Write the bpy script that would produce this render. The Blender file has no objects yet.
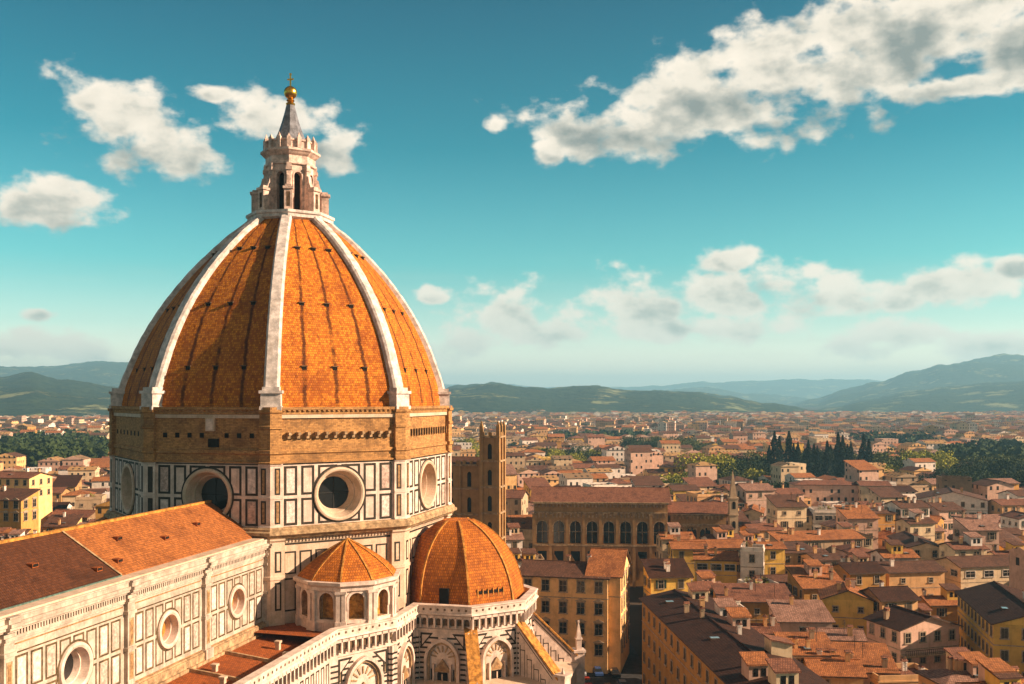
import bpy, math, random
from math import sin, cos, tan, pi, radians, atan2, sqrt, floor
from mathutils import Vector, noise as mnoise
random.seed(7)
C = bpy.context.scene.collection
FOC, PX, HY, CAMZ = 975.0, 512.0, 398.0, 58.0

# ------------------------------------------------------------------ camera
cam = bpy.data.cameras.new('camera'); co = bpy.data.objects.new('camera', cam); C.objects.link(co)
bpy.context.scene.camera = co
co.location = (0, 0, CAMZ); co.rotation_euler = (pi/2, 0, 0)
cam.sensor_width = 36; cam.lens = 36*FOC/1024; cam.shift_y = (HY-342)/1024.0
cam.clip_start = 1; cam.clip_end = 90000

# ------------------------------------------------------------------ sun, sky, exposure
SUN_AZ, SUN_EL = -8.0, 25.0          # azimuth counter-clockwise from +X
sv = Vector((cos(radians(SUN_AZ))*cos(radians(SUN_EL)), sin(radians(SUN_AZ))*cos(radians(SUN_EL)), sin(radians(SUN_EL))))
sl = bpy.data.lights.new('sun', 'SUN'); so = bpy.data.objects.new('sun', sl); C.objects.link(so)
sl.energy = 5.0; sl.angle = radians(0.5); sl.color = (1.0, .73, .52)
so.rotation_euler = sv.to_track_quat('Z', 'Y').to_euler(); so.location = (200, 50, 300)
sc = bpy.context.scene
vs = sc.view_settings; sc.display_settings.display_device = 'sRGB'
vs.view_transform = 'Standard'; vs.look = 'None'; vs.gamma = 1; vs.use_curve_mapping = False
vs.exposure = 1.3
world = bpy.data.worlds.new('World'); sc.world = world; world.use_nodes = True
SKY = .10

class NT:
    def __init__(s, tree): s.t = tree; s.n = tree.nodes; s.l = tree.links
    def new(s, k, **kw):
        n = s.n.new(k)
        for a, b in kw.items(): setattr(n, a, b)
        return n
    def put(s, sock, v):
        if hasattr(v, 'default_value') or hasattr(v, 'is_output'): s.l.new(v, sock)
        else: sock.default_value = v
    def m(s, op, a, b=None, c=None, clamp=False):
        n = s.new('ShaderNodeMath', operation=op, use_clamp=clamp)
        for i, v in enumerate((a, b, c)):
            if v is not None: s.put(n.inputs[i], v)
        return n.outputs[0]
    def mix(s, f, a, b, blend='MIX'):
        n = s.new('ShaderNodeMix', data_type='RGBA', blend_type=blend)
        s.put(n.inputs[0], f)
        for i, v in ((6, a), (7, b)):
            if isinstance(v, (tuple, list)): v = tuple(v)[:3] + (1,)
            s.put(n.inputs[i], v)
        return n.outputs[2]
    def ramp(s, f, stops, interp='LINEAR'):
        n = s.new('ShaderNodeValToRGB'); r = n.color_ramp; r.interpolation = interp
        while len(r.elements) < len(stops): r.elements.new(.5)
        for e, (p, c) in zip(r.elements, stops):
            e.position = p; e.color = (c, c, c, 1) if isinstance(c, (int, float)) else tuple(c)[:3] + (1,)
        s.put(n.inputs[0], f); return n.outputs[0]
    def step(s, f, lo, hi):
        n = s.new('ShaderNodeMapRange', interpolation_type='SMOOTHSTEP')
        s.put(n.inputs[0], f); n.inputs[1].default_value = lo; n.inputs[2].default_value = hi
        return n.outputs[0]
    def noise(s, vec, scale, detail=4, rough=.55, dim='3D'):
        n = s.new('ShaderNodeTexNoise', noise_dimensions=dim)
        if vec is not None: s.l.new(vec, n.inputs['Vector'])
        n.inputs['Scale'].default_value = scale; n.inputs['Detail'].default_value = detail
        n.inputs['Roughness'].default_value = rough
        return n.outputs['Fac']
    def mapping(s, vec, scale=(1, 1, 1), loc=(0, 0, 0)):
        n = s.new('ShaderNodeMapping'); s.l.new(vec, n.inputs[0])
        n.inputs['Scale'].default_value = scale; n.inputs['Location'].default_value = loc
        return n.outputs[0]

def build_world():
    t = NT(world.node_tree)
    for n in list(t.n): t.n.remove(n)
    out = t.new('ShaderNodeOutputWorld'); bg = t.new('ShaderNodeBackground'); t.l.new(bg.outputs[0], out.inputs[0])
    bg.inputs[1].default_value = SKY
    sky = t.new('ShaderNodeTexSky', sky_type='NISHITA')
    sky.sun_disc = False; sky.sun_elevation = radians(SUN_EL); sky.sun_rotation = radians(90-SUN_AZ)
    sky.altitude = 100; sky.air_density = 1.0; sky.dust_density = 1.2; sky.ozone_density = 1.0
    tc = t.new('ShaderNodeTexCoord'); gen = tc.outputs['Generated']
    nrm = t.new('ShaderNodeVectorMath', operation='NORMALIZE'); t.l.new(gen, nrm.inputs[0])
    sp = t.new('ShaderNodeSeparateXYZ'); t.l.new(nrm.outputs[0], sp.inputs[0])
    X, Y, Z = sp.outputs
    az = t.m('ARCTAN2', X, Y); el = t.m('ARCSINE', Z)
    # air colour: teal aloft, cream near the horizon
    ea = t.m('MAXIMUM', el, 0.0)
    tint = t.ramp(t.m('MULTIPLY', ea, 2.2, clamp=True), [(0, (1.0, .80, .70)), (.06, (.95, .79, .68)), (.16, (.42, .58, .51)), (.30, (.17, .52, .46)), (.55, (.02, .33, .32)), (1, (.0, .15, .19))])
    tint = t.mix(1.0, tint, (1.26, 1.26, 1.22), 'MULTIPLY'); tint.node.clamp_result = False
    base = t.mix(1.0, sky.outputs[0], tint, 'MULTIPLY')
    glow = t.mix(t.m('SUBTRACT', 1.0, t.step(t.m('ABSOLUTE', el), .0, .13)), (0, 0, 0), (.30/SKY, .262/SKY, .245/SKY))
    base = t.mix(t.step(Z, -.02, .0), (.40/SKY, .30/SKY, .21/SKY), t.mix(.75, base, glow, 'ADD'))
    # clouds in direction space
    cv = t.new('ShaderNodeCombineXYZ'); t.l.new(az, cv.inputs[0]); t.l.new(t.m('MULTIPLY', el, 1.5), cv.inputs[1])
    v = cv.outputs[0]
    n1 = t.noise(v, 15, 8, .50); n2 = t.noise(v, 48, 7, .56)
    off = t.mapping(v, loc=(-.010, -.014, 0)); n1b = t.noise(off, 15, 6, .48)
    blobs = [  # px, py, rx, ry
        (905, 35, 140, 50), (800, 80, 110, 40), (700, 110, 95, 40), (618, 130, 72, 28), (950, 90, 60, 12), (1010, 40, 90, 30),
        (110, 125, 52, 30), (160, 152, 55, 28), (88, 105, 30, 20), (275, 128, 45, 26), (320, 155, 38, 22), (210, 95, 16, 8),
        (30, 208, 70, 24), (545, 155, 16, 12), (495, 127, 10, 8), (550, 335, 60, 13), (505, 318, 42, 28), (460, 340, 40, 20), (570, 330, 40, 20), (650, 308, 48, 26), (720, 298, 55, 26),
        (722, 264, 26, 14), (775, 284, 40, 18), (830, 300, 50, 20), (905, 300, 26, 14), (950, 290, 50, 22), (845, 345, 36, 14), (900, 335, 50, 14), (1000, 345, 60, 16), (700, 330, 90, 14), (1012, 268, 18, 11), (60, 352, 60, 16), (40, 315, 14, 6), (430, 298, 14, 7), (10, 350, 30, 10)]
    F = None; H = None
    for (px, py, rx, ry) in blobs:
        a0 = math.atan((px-PX)/FOC); e0 = math.atan((HY-py)/FOC*cos(a0))
        ra = rx/FOC*cos(a0)**2*1.5; re = ry/FOC*cos(a0)*1.6
        da = t.m('MULTIPLY', t.m('SUBTRACT', az, a0), 1/ra); de = t.m('MULTIPLY', t.m('SUBTRACT', el, e0), 1/re)
        # flatter undersides
        de2 = t.m('MAXIMUM', de, t.m('MULTIPLY', de, -1.35))
        f = t.m('SUBTRACT', 1.0, t.m('SQRT', t.m('ADD', t.m('MULTIPLY', da, da), t.m('MULTIPLY', de2, de2))))
        w = t.m('POWER', t.m('MAXIMUM', t.m('ADD', f, .7), 0.0), 5.0); wd = t.m('MULTIPLY', w, de)
        if F is None: F, SW, SD = f, w, wd
        else: F = t.m('SMOOTH_MAX', F, f, .10); SW = t.m('ADD', SW, w); SD = t.m('ADD', SD, wd)
    H = t.m('DIVIDE', SD, t.m('ADD', SW, .001))
    nn = t.m('ADD', t.m('MULTIPLY', t.m('SUBTRACT', n1, .5), 4.2), t.m('MULTIPLY', t.m('SUBTRACT', n2, .5), 1.5))
    field = t.m('SUBTRACT', t.m('ADD', F, t.m('MULTIPLY', nn, .64)), .10)
    dens = t.step(field, -.03, .50)
    front = t.m('GREATER_THAN', Y, 0.0)
    # elsewhere in the sky: unseen noise clouds behind the camera, added for dim warm fill
    n3 = t.noise(nrm.outputs[0], 3.2, 8, .6); rest = t.step(n3, .34, .60)
    dens = t.m('ADD', t.m('MULTIPLY', dens, front), t.m('MULTIPLY', rest, t.m('MULTIPLY', t.m('SUBTRACT', 1.0, front), t.step(Z, .02, .2))))
    # thin veil near horizon
    n4 = t.noise(t.mapping(v, scale=(2, 14, 1)), 2.6, 6, .6)
    veil = t.m('MULTIPLY', t.step(n4, .50, .74), t.m('MULTIPLY', t.m('SUBTRACT', 1.0, t.step(el, .05, .16)), .25))
    # relief: brighter where the cloud thins towards the sun, grey in thick undersides
    rel = t.m('MULTIPLY', t.m('SUBTRACT', n1, n1b), 2.6)
    hh = t.m('ADD', t.m('MULTIPLY', H, .50), .66)
    thick = t.step(field, .15, 1.0)
    low = t.m('SUBTRACT', 1.0, t.step(el, 0.0, .17))
    lit = t.m('ADD', t.m('ADD', t.m('ADD', hh, rel), t.m('MULTIPLY', thick, -.50)), t.m('MULTIPLY', low, .55), clamp=True)
    k = 1/SKY
    q_ = k*.1; cc = t.ramp(lit, [(0, (.26*q_, .29*q_, .27*q_)), (.3, (.52*q_, .50*q_, .43*q_)), (.62, (.86*q_, .77*q_, .64*q_)), (1, (1.0*q_, .88*q_, .73*q_))])
    cc = t.mix(1.0, cc, (4.6, 4.6, 4.6), 'MULTIPLY')
    n = cc.node; n.clamp_result = False
    # clouds near the horizon fade into the air
    low = t.m('SUBTRACT', 1.0, t.step(el, 0.0, .17))
    cc = t.mix(t.m('MULTIPLY', low, .12), cc, (.46*k, .41*k, .34*k))
    fac = t.m('MULTIPLY', dens, t.m('SUBTRACT', 1.0, t.m('MULTIPLY', low, .18)))
    col = t.mix(veil, base, (.36*k, .34*k, .28*k))
    cc = t.mix(front, (.15*k, .10*k, .065*k), cc)  # dim warm tone of the unseen fill clouds behind the camera
    col = t.mix(fac, col, cc)
    t.l.new(col, bg.inputs[0])
build_world()

# ------------------------------------------------------------------ mesh builder
def V(*a): return Vector(a)
class MB:
    def __init__(s): s.v = []; s.f = []; s.m = []; s.uv = []; s.has = False
    def face(s, pts, m=0, uv=None):
        b = len(s.v); s.v.extend([tuple(p) for p in pts]); s.f.append(tuple(range(b, b+len(pts)))); s.m.append(m); s.uv.append(uv)
    def box(s, P, u0, u1, z0, z1, d0, d1, m=0):
        c = [P(u, z, d) for d in (d0, d1) for z in (z0, z1) for u in (u0, u1)]
        for q in ((0,1,3,2), (4,6,7,5), (0,4,5,1), (2,3,7,6), (0,2,6,4), (1,5,7,3)): s.face([c[i] for i in q], m)
    def prism(s, P, outline, d0, d1, m=0, back=False):
        a = [P(u, z, d0) for u, z in outline]; b = [P(u, z, d1) for u, z in outline]
        n = len(a); s.face(b, m)
        if back: s.face(a[::-1], m)
        for i in range(n): s.face([a[i], a[(i+1) % n], b[(i+1) % n], b[i]], m)
    def loft(s, A, B, m=0, closed=True):
        n = len(A)
        for i in range(n if closed else n-1): s.face([A[i], A[(i+1) % n], B[(i+1) % n], B[i]], m)
    def hole(s, P, u0, u1, z0, z1, d, contour, m=0):
        cu = sum(p[0] for p in contour)/len(contour); cz = sum(p[1] for p in contour)/len(contour)
        pts = list(contour)
        def bound(a):
            du, dz = cos(a), sin(a); k = 1e9
            if du > 1e-9: k = min(k, (u1-cu)/du)
            if du < -1e-9: k = min(k, (u0-cu)/du)
            if dz > 1e-9: k = min(k, (z1-cz)/dz)
            if dz < -1e-9: k = min(k, (z0-cz)/dz)
            return (cu+du*k, cz+dz*k)
        items = [(atan2(p[1]-cz, p[0]-cu), p) for p in pts]
        items.sort()
        out = [bound(a) for a, _ in items]
        n = len(items)
        def side(p):
            e = 1e-6; r = set()
            if abs(p[0]-u0) < e: r.add(0)
            if abs(p[0]-u1) < e: r.add(1)
            if abs(p[1]-z0) < e: r.add(2)
            if abs(p[1]-z1) < e: r.add(3)
            return r
        for i in range(n):
            j = (i+1) % n; a, b = out[i], out[j]; poly = [items[i][1], a]
            if not (side(a) & side(b)):
                sa, sb = side(a), side(b); cx = u0 if 0 in sa | sb else u1; cy = z0 if 2 in sa | sb else z1
                poly.append((cx, cy))
            poly += [b, items[j][1]]
            s.face([P(u, z, d) for u, z in poly], m)
    def build(s, name, mats, parent=None, smooth=False, loc=None, rz=0):
        me = bpy.data.meshes.new(name); me.from_pydata(s.v, [], s.f)
        if not isinstance(mats, (list, tuple)): mats = [mats]
        for mt in mats: me.materials.append(mt)
        me.polygons.foreach_set('material_index', s.m)
        if smooth: me.polygons.foreach_set('use_smooth', [True]*len(s.f))
        uvl = me.uv_layers.new(name='uv'); flat = []
        for f, uv in zip(s.f, s.uv):
            if uv: 
                for q in uv: flat.extend(q)
                continue
            p = [Vector(s.v[i]) for i in f]; nn = Vector((0, 0, 0))
            for i in range(1, len(p)-1): nn += (p[i]-p[0]).cross(p[i+1]-p[0])
            if nn.length < 1e-12: nn = Vector((0, 0, 1))
            nn.normalize()
            if abs(nn.z) > .985: T, S = Vector((1, 0, 0)), Vector((0, 1, 0))
            else:
                T = Vector((-nn.y, nn.x, 0)).normalized(); S = nn.cross(T)
                if S.z < 0: S = -S
            for q in p: flat.extend((q.dot(T), q.dot(S)))
        uvl.data.foreach_set('uv', flat)
        o = bpy.data.objects.new(name, me); C.objects.link(o)
        if parent: o.parent = parent
        if loc: o.location = loc
        if rz: o.rotation_euler = (0, 0, rz)
        return o
def frame(o, t, n):
    o = Vector(o).to_3d() if len(o) == 2 else Vector(o); t = Vector((t[0], t[1], 0)).normalized(); n = Vector((n[0], n[1], 0)).normalized()
    return lambda u, z, d: Vector((o.x+t.x*u+n.x*d, o.y+t.y*u+n.y*d, z))
def seg_frame(a, b):   # wall from a to b, outward on the right of travel, u from the middle
    a = Vector(a[:2]); b = Vector(b[:2]); t = (b-a).normalized(); n = Vector((t.y, -t.x)); return frame((a+b)/2, t, n), (b-a).length
def offs(pts, d, closed):
    n = len(pts); out = []
    for i in range(n):
        p = Vector(pts[i][:2]); ds = []
        if closed or i > 0: ds.append((p-Vector(pts[i-1][:2])).normalized())
        if closed or i < n-1: ds.append((Vector(pts[(i+1) % n][:2])-p).normalized())
        ns = [Vector((q.y, -q.x)) for q in ds]
        if len(ns) == 1: out.append(p+ns[0]*d)
        else:
            bsc = (ns[0]+ns[1]).normalized(); out.append(p+bsc*(d/max(.3, bsc.dot(ns[0]))))
    return out
def sweep(mb, pts, prof, closed=False, m=0, cap=True):
    rings = [[Vector((q.x, q.y, z)) for q in offs(pts, d, closed)] for d, z in prof]
    for a, b in zip(rings[:-1], rings[1:]): mb.loft(a, b, m, closed)
    if cap and not closed:
        mb.face([r[0] for r in rings], m); mb.face([r[-1] for r in rings][::-1], m)
def circ(cu, cz, r, n=40, rz=None): return [(cu+r*cos(2*pi*i/n), cz+(rz or r)*sin(2*pi*i/n)) for i in range(n)]
def arch(cu, z0, w, zs, n=12, pointed=0.0):
    """outline of an arched opening: half-width w, sill z0, springing zs"""
    pts = [(cu-w, z0), (cu, z0), (cu+w, z0), (cu+w, (z0+zs)/2)]
    if pointed:
        R = w*(1+pointed); 
        a1 = math.acos((R-w)/R)
        r = [(cu+w-R+R*cos(a1*i/n), zs+R*sin(a1*i/n)) for i in range(n+1)]
        pts += r; pts += [(2*cu-u, z) for u, z in r[::-1][1:]]
    else: pts += [(cu+w*cos(pi*i/n), zs+w*sin(pi*i/n)) for i in range(n+1)]
    pts.append((cu-w, (z0+zs)/2)); return pts

# ------------------------------------------------------------------ materials
def mat(name, col, rough=.85, var=.25, vs=1.2, bump=.0, bscale=6, metal=0, col2=None, coords='Object', streak=0, grime=0, spec=.2):
    m = bpy.data.materials.new(name); m.use_nodes = True; t = NT(m.node_tree); b = t.n['Principled BSDF']
    tc = t.new('ShaderNodeTexCoord'); v = tc.outputs[coords]
    n = t.noise(v, vs, 6, .65)
    c2 = col2 or tuple(x*(1-var*1.6) for x in col)
    c1 = col if col2 else tuple(min(1, x*(1+var*.6)) for x in col)
    c = t.mix(t.step(n, .33, .68), c2, c1)
    n5 = t.noise(v, vs*9, 3, .6)
    c = t.mix(1.0, c, t.ramp(n5, [(.3, 1-var*.7), (.7, 1.0+var*.3)]), 'MULTIPLY')
    if streak:
        ns = t.noise(t.mapping(v, scale=(1, 1, .08)), 1.6, 5, .7)
        c = t.mix(t.m('MULTIPLY', t.step(ns, .50, .72), streak), c, tuple(x*.28 for x in col))
    if grime:
        ng = t.noise(v, .35, 6, .7)
        c = t.mix(t.m('MULTIPLY', t.step(ng, .50, .70), grime), c, tuple(x*y for x, y in zip(col, (.42, .36, .28))))
    t.l.new(c, b.inputs['Base Color']); b.inputs['Roughness'].default_value = rough; b.inputs['Metallic'].default_value = metal
    b.inputs['Specular IOR Level'].default_value = spec
    if bump:
        bp = t.new('ShaderNodeBump'); bp.inputs['Strength'].default_value = bump; bp.inputs['Distance'].default_value = .08
        t.l.new(t.noise(v, bscale, 5, .6), bp.inputs['Height']); t.l.new(bp.outputs[0], b.inputs['Normal'])
    return m

def tiles(name, col, dark, bw=.30, bh=.42, var=.5, patch=.5, bump=.6, big=.12, mortar=.10, streaks=False, light=None, mort=.62):
    """roof tiles on uv in metres: u along the eaves, v up the slope"""
    m = bpy.data.materials.new(name); m.use_nodes = True; t = NT(m.node_tree); b = t.n['Principled BSDF']
    tc = t.new('ShaderNodeTexCoord'); uv = tc.outputs['UV']; ob = tc.outputs['Object']
    br = t.new('ShaderNodeTexBrick'); t.l.new(uv, br.inputs['Vector'])
    br.inputs['Color1'].default_value = (1, 1, 1, 1); br.inputs['Color2'].default_value = (0, 0, 0, 1); br.inputs['Mortar'].default_value = (.5, .5, .5, 1)
    br.inputs['Scale'].default_value = 1; br.inputs['Brick Width'].default_value = bw; br.inputs['Row Height'].default_value = bh
    br.inputs['Mortar Size'].default_value = mortar*bw; br.inputs['Mortar Smooth'].default_value = .4; br.offset = .5
    lt = light or tuple(min(1, x*1.5) for x in col)
    vv = t.mix(t.m('MULTIPLY', t.step(br.outputs['Color'], 0, 1), var), dark, lt)
    c = t.mix(.55, vv, col)
    n = t.noise(ob, big, 7, .7); c = t.mix(t.m('MULTIPLY', t.step(n, .45, .68), patch), c, dark)
    n2 = t.noise(ob, big*9, 5, .7); c = t.mix(t.m('MULTIPLY', t.step(n2, .48, .70), patch*.8), c, tuple(x*.55 for x in dark))
    c = t.mix(t.m('MULTIPLY', br.outputs['Fac'], mort), c, tuple(x*.35 for x in dark))
    if streaks:
        sp = t.new('ShaderNodeSeparateXYZ'); t.l.new(uv, sp.inputs[0])
        # the third UV-like value: u normalised across the sail is kept in a second layer
        u2 = t.new('ShaderNodeUVMap'); u2.uv_map = 'sail'; s2 = t.new('ShaderNodeSeparateXYZ'); t.l.new(u2.outputs[0], s2.inputs[0])
        w = t.m('MULTIPLY', t.m('SUBTRACT', t.noise(t.mapping(u2.outputs[0], scale=(.5, 9, 1)), 2, 4, .6), .5), .055)
        f4 = t.m('MULTIPLY', t.m('ADD', s2.outputs[0], w), 4)
        d = t.m('ABSOLUTE', t.m('SUBTRACT', f4, t.m('ROUND', f4)))
        inner = t.m('MULTIPLY', t.m('GREATER_THAN', s2.outputs[0], .14), t.m('LESS_THAN', s2.outputs[0], .86))
        line = t.m('SUBTRACT', 1.0, t.step(d, .025, .10))
        brk = t.step(t.noise(t.mapping(u2.outputs[0], scale=(3, 7, 1)), 1.5, 5, .7), .28, .52)
        c = t.mix(t.m('MULTIPLY', t.m('MULTIPLY', line, inner), t.m('MULTIPLY', brk, .85)), c, tuple(x*.22 for x in dark))
    t.l.new(c, b.inputs['Base Color']); b.inputs['Roughness'].default_value = .8; b.inputs['Specular IOR Level'].default_value = .15
    bp = t.new('ShaderNodeBump'); bp.inputs['Strength'].default_value = bump; bp.inputs['Distance'].default_value = .10
    h = t.m('SUBTRACT', t.m('MULTIPLY', n2, .8), br.outputs['Fac'])
    t.l.new(h, bp.inputs['Height']); t.l.new(bp.outputs[0], b.inputs['Normal'])
    return m

def coursed(name, col, dark, bw, bh, var=.4, mortar=.03, grime=.5):
    m = tiles(name, col, dark, bw, bh, var, grime, .4, .25, mortar/bw); return m

M = {}
M['marble'] = mat('white_marble', (.66, .48, .35), .6, .22, .5, .15, 5, streak=.35, grime=.35, col2=(.50, .37, .25))
M['navemarble'] = mat('nave_marble', (.52, .42, .33), .6, .22, .6, .1, 5, streak=.45, grime=.45)
M['marble_clean'] = mat('pale_marble', (.70, .54, .44), .55, .18, .6, .1, 5, streak=.45, grime=.35)
M['green'] = mat('green_serpentine', (.040, .030, .018), .6, .3, 2)
M['inlay'] = mat('brown_inlay', (.13, .085, .040), .6, .4, 1.5)
M['pink'] = mat('ochre_marble', (.36, .20, .085), .6, .3, 2)
M['brick'] = coursed('drum_masonry', (.46, .235, .080), (.19, .095, .038), .7, .25, .8, .02, .8)
M['ledge'] = mat('weathered_ledge_stone', (.46, .30, .16), .85, .35, 1.1, .4, 4, streak=.4, grime=.5)
M['darkstone'] = mat('dark_weathered_stone', (.14, .085, .045), .9, .4, 1.5, .4, 4)
M['dometile'] = tiles('dome_tiles', (.54, .150, .014), (.20, .040, .007), .36, .40, 1.0, .6, .8, .16, .11, True, (.86, .34, .03), .42)
M['apsetile'] = tiles('apse_dome_tiles', (.53, .16, .018), (.20, .05, .010), .38, .50, .95, .55, .8, .2, .14, mort=.5)
M['navetile'] = tiles('nave_roof_tiles', (.37, .125, .032), (.15, .048, .016), .28, .40, .9, .7, .6, .2, .12)
M['shadetile'] = tiles('weathered_nave_tiles', (.105, .036, .015), (.042, .016, .008), .28, .40, .8, .6, .5, .12, .12)  # nave tiles darkened to stand in for a shadow cast on the roof
M['aisletile'] = tiles('aisle_roof_tiles', (.34, .09, .02), (.13, .035, .012), .28, .40, .8, .6, .5, .2, .12)
M['slab'] = mat('spur_cap_stone', (.55, .24, .045), .8, .35, 1.5, .4, 5, grime=.3)
M['black'] = mat('dark_glass', (.012, .012, .012), .25, .2, 3, spec=.5)
M['hole'] = mat('unlit_opening', (.012, .009, .006), .95, .2, 3)
M['lead'] = mat('lantern_cone_lead', (.20, .20, .22), .45, .3, .9, streak=.6)
M['gold'] = mat('gilded_copper', (.85, .45, .06), .28, .15, 2, metal=1)
M['iron'] = mat('iron_bars', (.03, .028, .025), .6, .2, 4)
M['gutter'] = mat('copper_gutter', (.10, .16, .13), .6, .3, 2)
M['lanternstone'] = mat('lantern_marble', (.72, .52, .42), .6, .3, .9, .2, 4, streak=.4, grime=.25)
M['rib'] = mat('rib_marble', (.66, .57, .51), .6, .25, .9, .3, 3, streak=.25, grime=.4)

def tag(o, label=None, cat=None, group=None, kind=None):
    if label: o['label'] = label
    if cat: o['category'] = cat
    if group: o['group'] = group
    if kind: o['kind'] = kind
    return o
def thing(name, label, cat, loc=(0, 0, 0), rz=0, group=None):
    o = bpy.data.objects.new(name, None); C.objects.link(o); o.location = loc; o.rotation_euler = (0, 0, rz); o.empty_display_size = .5
    return tag(o, label, cat, group)
def at(px, py, Y): return Vector(((px-PX)/FOC*Y, Y, CAMZ-(py-HY)/FOC*Y))
def ground_y(py, z): return (CAMZ-z)*FOC/(py-HY)

# ------------------------------------------------------------------ the cathedral (local axes: +x south side, +y along the nave away from the camera)
OX, OY, ROT = -41.0, 176.4, radians(-13.0)
CR, SR = cos(ROT), sin(ROT)
def w2l(X, Y): dx, dy = X-OX, Y-OY; return Vector((dx*CR+dy*SR, -dx*SR+dy*CR))
def l2w(x, y): return Vector((OX+x*CR-y*SR, OY+x*SR+y*CR))
cath = thing('cathedral', 'huge marble cathedral with red tiled octagonal dome, lantern, nave and half-domed apse', 'cathedral', (OX, OY, 0), ROT)
Z_RIM, Z_MT, Z_LEDGE = 56.4, 48.0, 37.6
LC = Vector((.93, .15))           # lantern axis
RC = 28.7
corn = []
want = {0: 112.5, 1: 146.5, 2: 270.5, 3: 403.2, 4: 449}
for k in range(8):
    a = radians(-157.5+45*k); p = Vector((RC*cos(a), RC*sin(a)))
    if k in want:
        w = l2w(p.x, p.y); w.x = (want[k]-PX)/FOC*w.y; p = w2l(w.x, w.y)
    corn.append(p)
prof = [(0, 28.9), (3.8, 28.3), (7.3, 27.15), (10.8, 25.85), (14.4, 24.15), (17.8, 22.2), (21, 20.0), (24.2, 17.5), (27.3, 14.6), (30.2, 11.6), (33.4, 7.9)]
def pr(h):
    if h <= 0: return prof[0][1]
    for i in range(len(prof)-1):
        if prof[i][0] <= h <= prof[i+1][0]:
            t = (h-prof[i][0])/(prof[i+1][0]-prof[i][0]); p = [prof[max(0, min(len(prof)-1, i+j))][1] for j in (-1, 0, 1, 2)]
            return .5*(2*p[1]+(p[2]-p[0])*t+(2*p[0]-5*p[1]+4*p[2]-p[3])*t*t+(-p[0]+3*p[1]-3*p[2]+p[3])*t**3)
    return prof[-1][1]
kd = [(corn[k]-LC) for k in range(8)]
def dpt(k, h, extra=0):
    d = kd[k]; s = d.length/28.7; top = h/33.4; s = s*(1-top)+1*top
    r = (pr(h)-1.25)*s+extra; q = LC+d.normalized()*r; return Vector((q.x, q.y, Z_RIM+h))
NH = 40
for k in range(8):
    mb = MB(); sail = []
    arc = 0; prev = None
    for i in range(NH):
        h0, h1 = 33.4*i/NH, 33.4*(i+1)/NH
        a, b, c, d = dpt(k, h0), dpt((k+1) % 8, h0), dpt((k+1) % 8, h1), dpt(k, h1)
        w0, w1 = (b-a).length/2, (c-d).length/2; st = ((c+d)/2-(a+b)/2).length
        NC = 6
        for j in range(NC):
            x0, x1 = j/NC, (j+1)/NC
            mb.face([a.lerp(b, x0), a.lerp(b, x1), d.lerp(c, x1), d.lerp(c, x0)], 0,
                    [((2*x0-1)*w0, arc), ((2*x1-1)*w0, arc), ((2*x1-1)*w1, arc+st), ((2*x0-1)*w1, arc+st)])
            sail += [(x0, h0/33.4), (x1, h0/33.4), (x1, h1/33.4), (x0, h1/33.4)]
        arc += st
    o = mb.build('dome_sail', M['dometile'], cath)
    l2 = o.data.uv_layers.new(name='sail'); l2.data.foreach_set('uv', [q for p in sail for q in p])
    # small ventilation openings with little stone hoods
    if k in (0, 1, 2, 3, 7, 4):
        for h in (6.2, 16.6, 26.6):
            for f in (.25, .5, .75):
                a = dpt(k, h).lerp(dpt((k+1) % 8, h), f); t_ = (dpt((k+1) % 8, h)-dpt(k, h)).normalized(); n_ = Vector((t_.y, -t_.x, 0))
                P = frame(a, t_, n_); hb = MB()
                hb.box(P, -.38, .38, a.z-.35, a.z+.35, -.5, .06, 0)
                hb.box(P, -.5, .5, a.z+.352, a.z+.5, -.8, .22, 1)
                hb.build('dome_vent', [M['hole'], M['darkstone']], cath)
# ribs
for k in range(8):
    mb = MB(); rings = []
    d = kd[k].normalized(); t_ = Vector((-d.y, d.x, 0))
    N = 44
    for i in range(N+1):
        h = 33.3*i/N; p = dpt(k, h); q = dpt(k, min(33.4, h+.3))-dpt(k, max(0, h-.3)); nrm = Vector((d.x*q.z, d.y*q.z, -q.xy.length*(1 if q.xy.dot(d) < 0 else -1)*-1)).normalized()
        if nrm.z < 0: nrm = -nrm if nrm.xy.dot(d) < 0 else nrm
        f = i/N; w = 1.22*(1-f)+.95*f
        jog = .03*sin(i*2.1+k)
        rings.append([p+t_*(-w)-nrm*.9, p+t_*(-w)+nrm*.30, p+t_*(-w*.72)+nrm*(.62+jog), p+t_*(w*.72)+nrm*(.62+jog), p+t_*w+nrm*.30, p+t_*w-nrm*.9])
    for a, b in zip(rings[:-1], rings[1:]): mb.loft(a, b, 0)
    rib = mb.build('dome_rib', M['rib'], cath)
    pb = MB(); base = LC+d*(kd[k].length-1.2); P = frame(base, t_, d)
    pb.box(P, -1.5, 1.5, Z_RIM-.1, Z_RIM+2.3, -1.2, 1.15); pb.box(P, -1.75, 1.75, Z_RIM+2.3, Z_RIM+2.75, -1.4, 1.4); pb.box(P, -1.65, 1.65, Z_RIM-.3, Z_RIM+.35, -1.2, 1.35)
    pb.box(P, -1.3, 1.3, Z_RIM+2.75, Z_RIM+3.3, -1.2, 1.0)
    pb.build('rib_pedestal', M['rib'], rib)

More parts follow.
